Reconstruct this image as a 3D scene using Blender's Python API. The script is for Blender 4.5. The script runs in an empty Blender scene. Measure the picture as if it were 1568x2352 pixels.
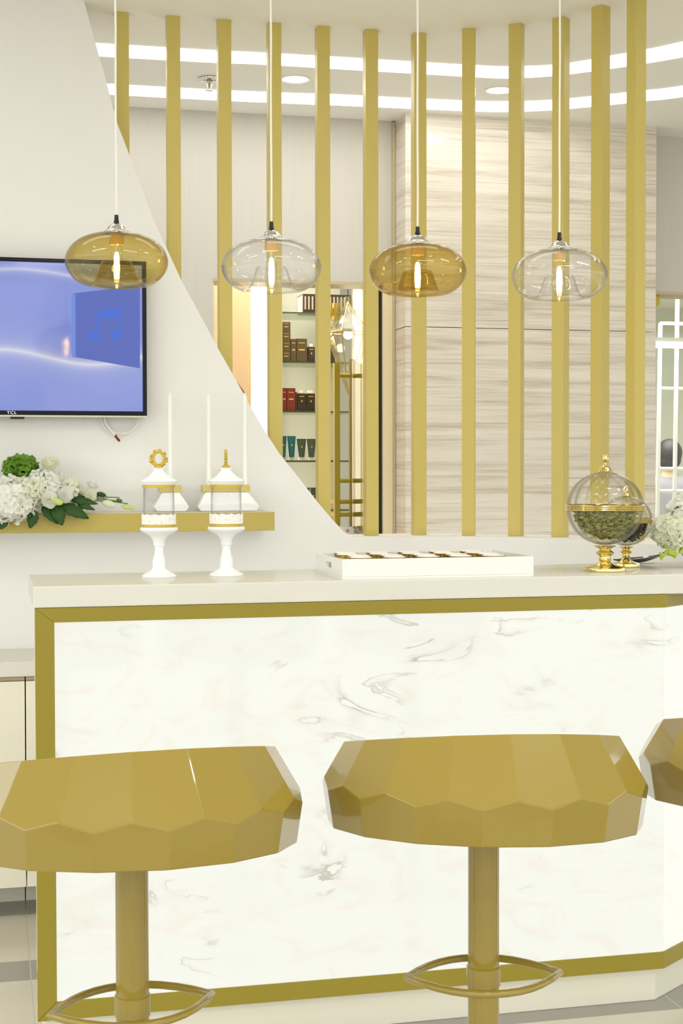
import bpy, bmesh, math, random
from mathutils import Vector, Matrix
random.seed(7)
sc = bpy.context.scene
COL = sc.collection
PI = math.pi
R = math.radians

# ------------------------------------------------------------------ camera
cam_d = bpy.data.cameras.new('camera')
cam_d.sensor_fit = 'VERTICAL'
cam_d.sensor_height = 36.0
cam_d.lens = 3412 / 2352 * 36.0
cam_d.clip_start = 0.05
cam = bpy.data.objects.new('camera', cam_d)
COL.objects.link(cam)
yaw, pit, rol = R(13.333), R(1.547), R(-0.103)
Rv = Vector((math.cos(yaw), -math.sin(yaw), 0))
F0 = Vector((math.sin(yaw), math.cos(yaw), 0))
Fv = F0 * math.cos(pit) - Vector((0, 0, 1)) * math.sin(pit)
Uv = Vector((0, 0, 1)) * math.cos(pit) + F0 * math.sin(pit)
Rr = Rv * math.cos(rol) + Uv * math.sin(rol)
Ur = Uv * math.cos(rol) - Rv * math.sin(rol)
m = Matrix((Rr, Ur, -Fv)).transposed().to_4x4()
m.translation = Vector((0, 0, 1.363))
cam.matrix_world = m
sc.camera = cam

# ------------------------------------------------------------------ world, exposure
w = bpy.data.worlds.new('world')
sc.world = w
w.use_nodes = True
_nt = w.node_tree
_tc = _nt.nodes.new('ShaderNodeTexCoord')
_sp = _nt.nodes.new('ShaderNodeSeparateXYZ')
_rp = _nt.nodes.new('ShaderNodeValToRGB')       # the hall around: darker floor below the horizon, bright above
_mr = _nt.nodes.new('ShaderNodeMapRange')
_mr.inputs['From Min'].default_value = -1
_nt.links.new(_tc.outputs['Generated'], _sp.inputs[0])
_nt.links.new(_sp.outputs['Z'], _mr.inputs['Value'])
_nt.links.new(_mr.outputs[0], _rp.inputs['Fac'])
_rp.color_ramp.elements[0].position = .46
_rp.color_ramp.elements[0].color = (.29, .29, .28, 1)
_rp.color_ramp.elements[1].position = .66
_rp.color_ramp.elements[1].color = (.955, .98, 1.0, 1)
_nt.links.new(_rp.outputs['Color'], _nt.nodes['Background'].inputs[0])
_nt.nodes['Background'].inputs[1].default_value = 1.95
sc.view_settings.view_transform = 'Standard'
sc.view_settings.look = 'None'
sc.view_settings.gamma = 1.0
sc.view_settings.use_curve_mapping = False
sc.view_settings.exposure = 0.62
sc.cycles.sample_clamp_indirect = 6.0
sc.cycles.caustics_reflective = False
sc.cycles.caustics_refractive = False
sc.cycles.max_bounces = 16
sc.cycles.transmission_bounces = 14
sc.cycles.transparent_max_bounces = 16


def area(name, loc, sx, sy, power, col=(1, .97, .9), rot=(0, 0, 0)):
    l = bpy.data.lights.new(name, 'AREA')
    l.shape = 'RECTANGLE'
    l.size = sx
    l.size_y = sy
    l.energy = power
    l.color = col
    o = bpy.data.objects.new(name, l)
    o.location = loc
    o.rotation_euler = rot
    COL.objects.link(o)
    return o


# ceiling panels of the shop on the camera's side, plus fill added behind the slatted screen
WL = (1, .995, .98)
area('linear_ceiling_light', (-0.9, 2.7, 2.885), 1.2, .06, 5, WL)
area('linear_ceiling_light', (1.2, 2.1, 2.885), 1.2, .06, 5, WL)
area('linear_ceiling_light', (1.9, .75, 2.885), .8, .07, 6, WL)
area('linear_ceiling_light', (-0.7, 0.35, 2.885), .9, .07, 6, WL)
area('linear_ceiling_light', (.55, -.1, 2.885), .06, .8, 5, WL)
area('linear_ceiling_light', (1.0, -1.2, 2.885), 1.6, .08, 8, WL)
area('linear_ceiling_light', (2.4, 2.9, 2.885), .9, .06, 4, WL)  # added to brighten the flowers at the right end
area('bar_side_light', (-.2, 4.1, 2.885), .9, .25, 1.2, WL)
area('bar_side_light', (1.15, 4.1, 2.885), .9, .25, 1.2, WL)
area('under_counter_fill', (.85, 4.0, .9), 1.4, .08, 1.1, WL, (R(115), 0, 0))  # unseen fill added behind the bar to lift the wall and shelf underside
area('aisle_fill', (1.3, 5.65, .35), 2.0, .2, 4.2, WL, (R(180), 0, 0))  # unseen fill added behind the low wall to brighten the ceiling
area('back_aisle_fill', (1.2, 5.72, 2.885), 1.6, .12, 2, WL)  # added to brighten the space behind the posts
area('inner_room_fill', (1.45, 6.9, 2.8), .9, .4, 9, (1, .97, .9))  # unseen fill added above the doorway head to brighten the room beyond
area('niche_light', (1.429, 7.42, 1.65), 1.5, .04, 1.9, (1, .98, .92), (0, R(-90), 0))
area('far_room_light', (4.4, 9.5, 2.75), 2.0, 2.0, 90, (1, 1, .95))

# ------------------------------------------------------------------ materials
def lin(c):
    out = []
    for v in c[:3]:
        v = v / 255
        out.append(v / 12.92 if v <= .04045 else ((v + .055) / 1.055) ** 2.4)
    return tuple(out) + (1.0,)


def mat(name, rgb, rough=.5, metal=0.0, coat=0.0, trans=0.0, ior=1.45, emit=None, es=0.0, spec=.5, noise=None, bump=None):
    mt = bpy.data.materials.new(name)
    mt.use_nodes = True
    nt = mt.node_tree
    b = nt.nodes['Principled BSDF']
    b.inputs['Base Color'].default_value = lin(rgb)
    b.inputs['Roughness'].default_value = rough
    b.inputs['Metallic'].default_value = metal
    b.inputs['Coat Weight'].default_value = coat
    b.inputs['Coat Roughness'].default_value = .04
    b.inputs['Transmission Weight'].default_value = trans
    b.inputs['IOR'].default_value = ior
    b.inputs['Specular IOR Level'].default_value = spec
    if emit:
        b.inputs['Emission Color'].default_value = lin(emit)
        b.inputs['Emission Strength'].default_value = es
    tc = nt.nodes.new('ShaderNodeTexCoord')
    if noise:                                   # (scale, amount, (sx,sy,sz))
        mp = nt.nodes.new('ShaderNodeMapping')
        mp.inputs['Scale'].default_value = noise[2]
        n = nt.nodes.new('ShaderNodeTexNoise')
        n.inputs['Scale'].default_value = noise[0]
        n.inputs['Detail'].default_value = 4
        mx = nt.nodes.new('ShaderNodeMix')
        mx.data_type = 'RGBA'
        c = lin(rgb)
        a = noise[1]
        mx.inputs['A'].default_value = tuple(max(0, v * (1 - a)) for v in c[:3]) + (1,)
        mx.inputs['B'].default_value = tuple(min(1, v * (1 + a)) for v in c[:3]) + (1,)
        nt.links.new(tc.outputs['Object'], mp.inputs['Vector'])
        nt.links.new(mp.outputs['Vector'], n.inputs['Vector'])
        nt.links.new(n.outputs['Fac'], mx.inputs['Factor'])
        nt.links.new(mx.outputs['Result'], b.inputs['Base Color'])
    if bump:                                    # (scale, strength)
        n = nt.nodes.new('ShaderNodeTexNoise')
        n.inputs['Scale'].default_value = bump[0]
        n.inputs['Detail'].default_value = 3
        bp = nt.nodes.new('ShaderNodeBump')
        bp.inputs['Strength'].default_value = bump[1]
        bp.inputs['Distance'].default_value = .002
        nt.links.new(tc.outputs['Object'], n.inputs['Vector'])
        nt.links.new(n.outputs['Fac'], bp.inputs['Height'])
        nt.links.new(bp.outputs['Normal'], b.inputs['Normal'])
    return mt


M = {}
M['wall'] = mat('wall_paint', (240, 239, 236), .75, noise=(3, .015, (1, 1, 1)))
M['wallpaper'] = mat('striated_wallpaper', (208, 205, 196), .8, noise=(14, .035, (6, 6, .25)))
M['ceiling'] = mat('ceiling_paint', (246, 245, 240), .8)
M['gold'] = mat('gold_paint', (206, 188, 104), .38, spec=.5, noise=(2.2, .05, (1, 1, .6)), bump=(900, .12))
M['goldbar'] = mat('gold_paint_satin', (150, 135, 42), .35, noise=(2.5, .05, (1, 1, 1)), bump=(900, .12))
M['stool'] = mat('stool_gold_lacquer', (152, 131, 52), .3, coat=.8, spec=.3, noise=(2.0, .05, (1, 1, 1)))
M['stool_dark'] = mat('stool_cushion_vinyl', (225, 220, 208), .4)
M['brass'] = mat('polished_brass', (230, 210, 140), .12, metal=1.0)
M['oldgold'] = mat('matte_gold', (205, 178, 72), .35, metal=.35)
M['handle'] = mat('brushed_gold_bar', (176, 156, 48), .35, metal=.3)
M['chrome'] = mat('chrome', (215, 215, 210), .12, metal=1.0)
M['black'] = mat('black_plastic', (18, 18, 18), .35)
M['bezel'] = mat('gloss_black_bezel', (10, 9, 10), .15, spec=.25)
M['worktop'] = mat('white_gloss_solid_surface', (226, 224, 214), .6, spec=0)
M['whitepaint'] = mat('white_satin_paint', (230, 226, 208), .4)
M['cabinet'] = mat('cream_cabinet_laminate', (244, 240, 222), .3)
M['ceramic'] = mat('white_ceramic', (246, 247, 247), .35, coat=.2)
M['acrylic'] = mat('white_acrylic', (244, 244, 240), .1, coat=.4)
M['wax'] = mat('white_wax', (246, 250, 242), .45)
M['cord'] = mat('white_cord', (245, 243, 235), .6)


def thin_glass(name, face, edge, refl=.9, power=1.6, rough=0.0):
    """blown thin-walled glass: tinted transmission deeper towards grazing angles, clear-coat reflection on top"""
    mt = bpy.data.materials.new(name)
    mt.use_nodes = True
    nt = mt.node_tree
    nt.nodes.remove(nt.nodes['Principled BSDF'])
    out = nt.nodes['Material Output']
    lw = nt.nodes.new('ShaderNodeLayerWeight')
    lw.inputs['Blend'].default_value = .5
    pw = nt.nodes.new('ShaderNodeMath')
    pw.operation = 'POWER'
    pw.inputs[1].default_value = power
    mx = nt.nodes.new('ShaderNodeMix')
    mx.data_type = 'RGBA'
    mx.inputs['A'].default_value = lin(face)
    mx.inputs['B'].default_value = lin(edge)
    tr = nt.nodes.new('ShaderNodeBsdfTransparent')
    gl = nt.nodes.new('ShaderNodeBsdfGlossy')
    gl.inputs['Roughness'].default_value = rough
    fr = nt.nodes.new('ShaderNodeMath')          # Schlick reflectance from the facing ratio
    fr.operation = 'POWER'
    fr.inputs[1].default_value = 5
    mu = nt.nodes.new('ShaderNodeMath')
    mu.operation = 'MULTIPLY_ADD'
    mu.inputs[1].default_value = refl
    mu.inputs[2].default_value = .035
    nt.links.new(lw.outputs['Facing'], fr.inputs[0])
    ms = nt.nodes.new('ShaderNodeMixShader')
    L = nt.links.new
    L(lw.outputs['Facing'], pw.inputs[0])
    L(pw.outputs[0], mx.inputs['Factor'])
    L(mx.outputs['Result'], tr.inputs['Color'])
    L(fr.outputs[0], mu.inputs[0])
    L(mu.outputs[0], ms.inputs['Fac'])
    L(tr.outputs[0], ms.inputs[1])
    L(gl.outputs[0], ms.inputs[2])
    L(ms.outputs[0], out.inputs['Surface'])
    return mt


M['glass'] = thin_glass('clear_glass', (254, 254, 254), (222, 221, 217), .7, 4.5)
M['crystal'] = thin_glass('ribbed_crystal', (254, 254, 253), (206, 205, 196), .8, 2.6)
M['amber'] = thin_glass('amber_glass', (247, 241, 212), (230, 215, 170), .7, 2.6)
M['bulb_glass'] = thin_glass('bulb_glass', (255, 253, 248), (238, 230, 212), .4, 3.0)
M['filament'] = mat('glowing_filament', (255, 220, 160), emit=(255, 226, 170), es=34)
M['socket'] = mat('lamp_socket_copper', (224, 188, 128), .35, metal=.2)
M['lightstrip'] = mat('ceiling_strip_diffuser', (250, 250, 250), emit=(255, 253, 250), es=2.2)
M['downlight'] = mat('downlight_diffuser', (255, 255, 255), emit=(255, 252, 246), es=16)
M['ledwarm'] = mat('vertical_led_diffuser', (255, 250, 235), emit=(255, 246, 220), es=3.2)
M['peach'] = mat('peach_wall_panel', (232, 204, 160), .6)
M['peach2'] = mat('peach_wall_panel_pale', (240, 226, 190), .6)
M['niche'] = mat('shelf_niche_back', (206, 206, 188), .7)
M['shelfgold'] = mat('shelf_gold_paint', (184, 166, 82), .38, noise=(2.2, .04, (1, 1, 1)), bump=(900, .12))
M['shelfglass'] = mat('green_edged_shelf_glass', (70, 84, 60), .1, coat=.4)
M['doorglass'] = thin_glass('pale_door_glass', (251, 252, 248), (230, 234, 222), .45, 2.0)
M['darkbox'] = mat('dark_brown_carton', (62, 50, 34), .45)
M['olivebox'] = mat('olive_brown_carton', (92, 78, 44), .45)
M['redbox'] = mat('brick_red_carton', (132, 50, 38), .45)
M['teal'] = mat('teal_tube_plastic', (38, 110, 112), .35)
M['greytube'] = mat('grey_green_tube_plastic', (72, 88, 72), .35)
M['capwhite'] = mat('pearl_bottle_cap', (240, 232, 205), .25)
M['goldink'] = mat('gold_foil_print', (232, 190, 96), .35, metal=.2)
M['paper'] = mat('pale_striped_sleeve', (196, 180, 160), .6)
M['petal'] = mat('white_petal', (253, 253, 246), .55)
M['petal2'] = mat('ivory_petal', (251, 252, 234), .55)
M['petalgreen'] = mat('lime_green_petal', (128, 172, 62), .55)
M['budgreen'] = mat('pale_green_bud', (196, 214, 120), .5)
M['orchid'] = mat('yellow_green_orchid', (206, 226, 96), .5)
M['leaf'] = mat('dark_green_leaf', (48, 88, 26), .4, noise=(60, .35, (1, 1, 1)))
M['stem'] = mat('green_stem', (74, 112, 48), .5)
M['pod'] = mat('cardamom_pod', (158, 156, 78), .6, noise=(45, .6, (1, 1, 1)))
M['blackseed'] = mat('dark_tea_leaf', (62, 54, 42), .7, noise=(90, .4, (1, 1, 1)))
M['blackgloss'] = mat('black_gloss_glaze', (16, 16, 15), .06, coat=1.0)
M['foil'] = mat('pleated_gold_foil', (204, 176, 96), .22, metal=.85)
M['cream'] = mat('white_cream_filling', (252, 250, 246), .3, bump=(600, .8))
M['hair'] = mat('black_hair', (34, 30, 28), .5)
M['skin'] = mat('skin', (222, 192, 156), .55)
M['shirt'] = mat('grey_shirt', (142, 140, 150), .8)
M['trousers'] = mat('dark_trousers', (60, 58, 66), .8)
M['farwall'] = mat('pale_green_far_wall', (224, 228, 214), .8)
M['red'] = mat('red_plug', (130, 28, 24), .4)
M['silver'] = mat('silver_trim', (196, 190, 170), .3, metal=.7)
M['tan'] = mat('tan_metal_trim', (200, 184, 150), .4)
M['whitemetal'] = mat('white_metal_tube', (250, 250, 250), .4)
M['farlight'] = mat('far_light_bar_diffuser', (255, 255, 255), emit=(255, 255, 252), es=3)
M['text'] = mat('logo_white', (235, 235, 235), .4, emit=(235, 235, 235), es=.3)


def stone_material():
    mt = mat('wood_vein_marble', (214, 204, 188), .16)
    nt = mt.node_tree
    b = nt.nodes['Principled BSDF']
    tc = nt.nodes.new('ShaderNodeTexCoord')
    mp = nt.nodes.new('ShaderNodeMapping')
    mp.inputs['Scale'].default_value = (.5, .5, 11)
    mp.inputs['Rotation'].default_value = (0, R(1.2), 0)
    n = nt.nodes.new('ShaderNodeTexNoise')
    n.inputs['Scale'].default_value = 2.4
    n.inputs['Detail'].default_value = 9
    n.inputs['Roughness'].default_value = .68
    n.inputs['Distortion'].default_value = .35
    r = nt.nodes.new('ShaderNodeValToRGB')
    e = r.color_ramp.elements
    e[0].position = .27
    e[0].color = lin((176, 164, 144))
    e[1].position = .52
    e[1].color = lin((222, 214, 201))
    k = e.new(.40)
    k.color = lin((207, 197, 181))
    k = e.new(.72)
    k.color = lin((232, 226, 214))
    # fine dark hairlines
    mp2 = nt.nodes.new('ShaderNodeMapping')
    mp2.inputs['Scale'].default_value = (.7, .7, 60)
    mp2.inputs['Rotation'].default_value = (0, R(1.2), 0)
    n2 = nt.nodes.new('ShaderNodeTexNoise')
    n2.inputs['Scale'].default_value = 2.1
    n2.inputs['Detail'].default_value = 6
    n2.inputs['Roughness'].default_value = .6
    n2.inputs['Distortion'].default_value = .5
    r2 = nt.nodes.new('ShaderNodeValToRGB')
    e = r2.color_ramp.elements
    e[0].position = .30
    e[0].color = (.66, .63, .58, 1)
    e[1].position = .46
    e[1].color = (1, 1, 1, 1)
    mx = nt.nodes.new('ShaderNodeMix')
    mx.data_type = 'RGBA'
    mx.blend_type = 'MULTIPLY'
    mx.inputs['Factor'].default_value = 1.0
    L = nt.links.new
    L(tc.outputs['Object'], mp.inputs['Vector'])
    L(mp.outputs['Vector'], n.inputs['Vector'])
    L(n.outputs['Fac'], r.inputs['Fac'])
    L(tc.outputs['Object'], mp2.inputs['Vector'])
    L(mp2.outputs['Vector'], n2.inputs['Vector'])
    L(n2.outputs['Fac'], r2.inputs['Fac'])
    L(r.outputs['Color'], mx.inputs['A'])
    L(r2.outputs['Color'], mx.inputs['B'])
    L(mx.outputs['Result'], b.inputs['Base Color'])
    return mt


def onyx_material():
    """Backlit white onyx: the lit panel itself glows, veins are in the stone."""
    mt = mat('backlit_onyx', (250, 248, 238), .08)
    nt = mt.node_tree
    b = nt.nodes['Principled BSDF']
    tc = nt.nodes.new('ShaderNodeTexCoord')
    L = nt.links.new
    mp = nt.nodes.new('ShaderNodeMapping')
    mp.inputs['Rotation'].default_value = (0, R(-38), 0)
    mp.inputs['Scale'].default_value = (1.0, 1.0, 2.1)
    L(tc.outputs['Object'], mp.inputs['Vector'])
    # torn-edge veins: one flank of a distorted noise contour is sharp, the other fades
    n = nt.nodes.new('ShaderNodeTexNoise')
    n.inputs['Scale'].default_value = 2.6
    n.inputs['Detail'].default_value = 8
    n.inputs['Roughness'].default_value = .52
    n.inputs['Distortion'].default_value = 1.3
    L(mp.outputs['Vector'], n.inputs['Vector'])
    r = nt.nodes.new('ShaderNodeValToRGB')
    e = r.color_ramp.elements
    e[0].position = .0
    e[0].color = (0, 0, 0, 1)
    e[1].position = 1.0
    e[1].color = (0, 0, 0, 1)
    for p, v in ((.400, 0), (.402, .75), (.43, .12), (.47, 0), (.60, 0), (.602, .6), (.625, .1), (.66, 0)):
        k = e.new(p)
        k.color = (v, v, v, 1)
    L(n.outputs['Fac'], r.inputs['Fac'])
    # patchiness: veins appear only in some areas
    n2 = nt.nodes.new('ShaderNodeTexNoise')
    n2.inputs['Scale'].default_value = 4.2
    n2.inputs['Detail'].default_value = 3
    L(tc.outputs['Object'], n2.inputs['Vector'])
    r2 = nt.nodes.new('ShaderNodeValToRGB')
    r2.color_ramp.elements[0].position = .52
    r2.color_ramp.elements[1].position = .66
    L(n2.outputs['Fac'], r2.inputs['Fac'])
    mul = nt.nodes.new('ShaderNodeMath')
    mul.operation = 'MULTIPLY'
    L(r.outputs['Color'], mul.inputs[0])
    L(r2.outputs['Color'], mul.inputs[1])
    # soft blush clouds
    n3 = nt.nodes.new('ShaderNodeTexNoise')
    n3.inputs['Scale'].default_value = 5
    n3.inputs['Detail'].default_value = 7
    n3.inputs['Distortion'].default_value = 2.2
    L(mp.outputs['Vector'], n3.inputs['Vector'])
    r3 = nt.nodes.new('ShaderNodeValToRGB')
    r3.color_ramp.elements[0].position = .50
    r3.color_ramp.elements[1].position = .75
    L(n3.outputs['Fac'], r3.inputs['Fac'])
    m1 = nt.nodes.new('ShaderNodeMix')
    m1.data_type = 'RGBA'
    m1.inputs['A'].default_value = lin((248, 249, 239))
    m1.inputs['B'].default_value = lin((246, 240, 226))
    L(r3.outputs['Color'], m1.inputs['Factor'])
    m2 = nt.nodes.new('ShaderNodeMix')
    m2.data_type = 'RGBA'
    m2.inputs['B'].default_value = lin((150, 142, 108))
    L(m1.outputs['Result'], m2.inputs['A'])
    L(mul.outputs['Value'], m2.inputs['Factor'])
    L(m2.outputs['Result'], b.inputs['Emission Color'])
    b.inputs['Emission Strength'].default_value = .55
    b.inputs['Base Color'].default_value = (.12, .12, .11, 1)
    return mt


def floor_material():
    mt = mat('banded_floor_tile', (226, 219, 202), .16)
    nt = mt.node_tree
    b = nt.nodes['Principled BSDF']
    L = nt.links.new
    tc = nt.nodes.new('ShaderNodeTexCoord')
    sp = nt.nodes.new('ShaderNodeSeparateXYZ')
    L(tc.outputs['Object'], sp.inputs[0])

    def mth(op, a, v=None, c=None):
        nd = nt.nodes.new('ShaderNodeMath')
        nd.operation = op
        for i, q in enumerate((a, v, c)):
            if q is None:
                continue
            if isinstance(q, (int, float)):
                nd.inputs[i].default_value = q
            else:
                L(q, nd.inputs[i])
        return nd.outputs[0]
    # bands every 0.607 m across y, first at y = 3.435, width 0.165
    t = mth('FLOORED_MODULO', mth('SUBTRACT', sp.outputs['Y'], 3.435), .607)
    band = mth('LESS_THAN', t, .165)
    g1 = mth('LESS_THAN', mth('ABSOLUTE', mth('SUBTRACT', t, .165)), .0015)
    g2 = mth('LESS_THAN', mth('FLOORED_MODULO', mth('SUBTRACT', sp.outputs['X'], .098), .8), .003)
    grout = mth('MAXIMUM', g1, g2)
    mx = nt.nodes.new('ShaderNodeMix')
    mx.data_type = 'RGBA'
    mx.inputs['A'].default_value = lin((204, 199, 182))
    mx.inputs['B'].default_value = lin((150, 146, 138))
    L(band, mx.inputs['Factor'])
    m2 = nt.nodes.new('ShaderNodeMix')
    m2.data_type = 'RGBA'
    m2.inputs['B'].default_value = lin((190, 182, 160))
    L(mx.outputs['Result'], m2.inputs['A'])
    L(grout, m2.inputs['Factor'])
    L(m2.outputs['Result'], b.inputs['Base Color'])
    return mt


def screen_material():
    """TV picture: blue with two soft light waves, in the screen's own object coordinates (x, z)."""
    mt = bpy.data.materials.new('tv_picture')
    mt.use_nodes = True
    nt = mt.node_tree
    b = nt.nodes['Principled BSDF']
    b.inputs['Base Color'].default_value = (.01, .01, .015, 1)
    b.inputs['Roughness'].default_value = .06
    L = nt.links.new
    tc = nt.nodes.new('ShaderNodeTexCoord')
    sp = nt.nodes.new('ShaderNodeSeparateXYZ')
    L(tc.outputs['Object'], sp.inputs[0])
    X, Z = sp.outputs['X'], sp.outputs['Z']

    def mth(op, *q):
        nd = nt.nodes.new('ShaderNodeMath')
        nd.operation = op
        for i, v in enumerate(q):
            if isinstance(v, (int, float)):
                nd.inputs[i].default_value = v
            else:
                L(v, nd.inputs[i])
        return nd.outputs[0]

    def wave(z0, amp, freq, ph, wdt):
        c = mth('ADD', mth('MULTIPLY', mth('SINE', mth('ADD', mth('MULTIPLY', X, freq), ph)), amp), z0)
        d = mth('DIVIDE', mth('ABSOLUTE', mth('SUBTRACT', Z, c)), wdt)
        return mth('POWER', 2.718, mth('MULTIPLY', d, -1.0))
    w1 = wave(1.735, .022, 11.0, 1.1, .010)
    w2 = wave(2.0, .016, 10.0, .6, .008)
    w3 = wave(1.735, .022, 11.0, 1.1, .05)
    n = nt.nodes.new('ShaderNodeTexNoise')
    n.inputs['Scale'].default_value = 3.5
    L(tc.outputs['Object'], n.inputs['Vector'])
    base = nt.nodes.new('ShaderNodeMix')
    base.data_type = 'RGBA'
    base.inputs['A'].default_value = lin((118, 140, 226))
    base.inputs['B'].default_value = lin((158, 170, 238))
    L(n.outputs['Fac'], base.inputs['Factor'])
    g = mth('MINIMUM', mth('ADD', mth('MULTIPLY', mth('MAXIMUM', w1, w2), .75), mth('MULTIPLY', w3, .25)), 1.0)
    mx = nt.nodes.new('ShaderNodeMix')
    mx.data_type = 'RGBA'
    L(base.outputs['Result'], mx.inputs['A'])
    mx.inputs['B'].default_value = lin((236, 236, 250))
    L(g, mx.inputs['Factor'])
    L(mx.outputs['Result'], b.inputs['Emission Color'])
    b.inputs['Emission Strength'].default_value = .50
    return mt


def fabric_material():
    mt = mat('patterned_upholstery', (206, 202, 200), .85)
    nt = mt.node_tree
    b = nt.nodes['Principled BSDF']
    tc = nt.nodes.new('ShaderNodeTexCoord')
    v = nt.nodes.new('ShaderNodeTexVoronoi')
    v.inputs['Scale'].default_value = 46
    r = nt.nodes.new('ShaderNodeValToRGB')
    e = r.color_ramp.elements
    e[0].position = .2
    e[0].color = lin((170, 138, 128))
    e[1].position = .5
    e[1].color = lin((226, 222, 216))
    nt.links.new(tc.outputs['Object'], v.inputs['Vector'])
    nt.links.new(v.outputs['Distance'], r.inputs['Fac'])
    nt.links.new(r.outputs['Color'], b.inputs['Base Color'])
    return mt


def lace_material():
    mt = mat('white_lace', (246, 242, 236), .7)
    nt = mt.node_tree
    b = nt.nodes['Principled BSDF']
    tc = nt.nodes.new('ShaderNodeTexCoord')
    v = nt.nodes.new('ShaderNodeTexVoronoi')
    v.inputs['Scale'].default_value = 130
    r = nt.nodes.new('ShaderNodeValToRGB')
    r.color_ramp.elements[0].position = .08
    r.color_ramp.elements[0].color = (.25, .25, .25, 1)
    r.color_ramp.elements[1].position = .22
    r.color_ramp.elements[1].color = (1, 1, 1, 1)
    nt.links.new(tc.outputs['Object'], v.inputs['Vector'])
    nt.links.new(v.outputs['Distance'], r.inputs['Fac'])
    nt.links.new(r.outputs['Color'], b.inputs['Alpha'])
    return mt


for _n in ('petal', 'petal2', 'petalgreen', 'leaf', 'orchid'):      # light passes through petals and leaves
    _t = M[_n].node_tree
    _b = _t.nodes['Principled BSDF']
    _tr = _t.nodes.new('ShaderNodeBsdfTranslucent')
    _tr.inputs['Color'].default_value = _b.inputs['Base Color'].default_value
    _ms = _t.nodes.new('ShaderNodeMixShader')
    _ms.inputs['Fac'].default_value = .42 if _n.startswith('petal') else .25
    _t.links.new(_b.outputs[0], _ms.inputs[1])
    _t.links.new(_tr.outputs[0], _ms.inputs[2])
    _t.links.new(_ms.outputs[0], _t.nodes['Material Output'].inputs['Surface'])
M['stone'] = stone_material()
M['onyx'] = onyx_material()
M['floor'] = floor_material()
M['screen'] = screen_material()
_t = M['worktop'].node_tree                      # honed slab under a thin even polish
_g = _t.nodes.new('ShaderNodeBsdfGlossy')
_g.inputs['Roughness'].default_value = .035
_ms = _t.nodes.new('ShaderNodeMixShader')
_lw = _t.nodes.new('ShaderNodeLayerWeight')
_lw.inputs['Blend'].default_value = .5
_p = _t.nodes.new('ShaderNodeMath')
_p.operation = 'POWER'
_p.inputs[1].default_value = 4
_q = _t.nodes.new('ShaderNodeMath')
_q.operation = 'MULTIPLY_ADD'
_q.inputs[1].default_value = .36
_q.inputs[2].default_value = .02
_t.links.new(_lw.outputs['Facing'], _p.inputs[0])
_t.links.new(_p.outputs[0], _q.inputs[0])
_t.links.new(_q.outputs[0], _ms.inputs['Fac'])
_t.links.new(_t.nodes['Principled BSDF'].outputs[0], _ms.inputs[1])
_t.links.new(_g.outputs[0], _ms.inputs[2])
_t.links.new(_ms.outputs[0], _t.nodes['Material Output'].inputs['Surface'])
M['fabric'] = fabric_material()
M['lace'] = lace_material()
M['tile'] = mat('album_tile', (10, 12, 20), .3, emit=(92, 112, 204), es=.5)
M['tile_edge'] = mat('album_tile_edge', (10, 12, 20), .3, emit=(110, 140, 222), es=.6)
M['note'] = mat('note_blue', (10, 12, 20), .3, emit=(62, 108, 220), es=.58)


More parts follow.
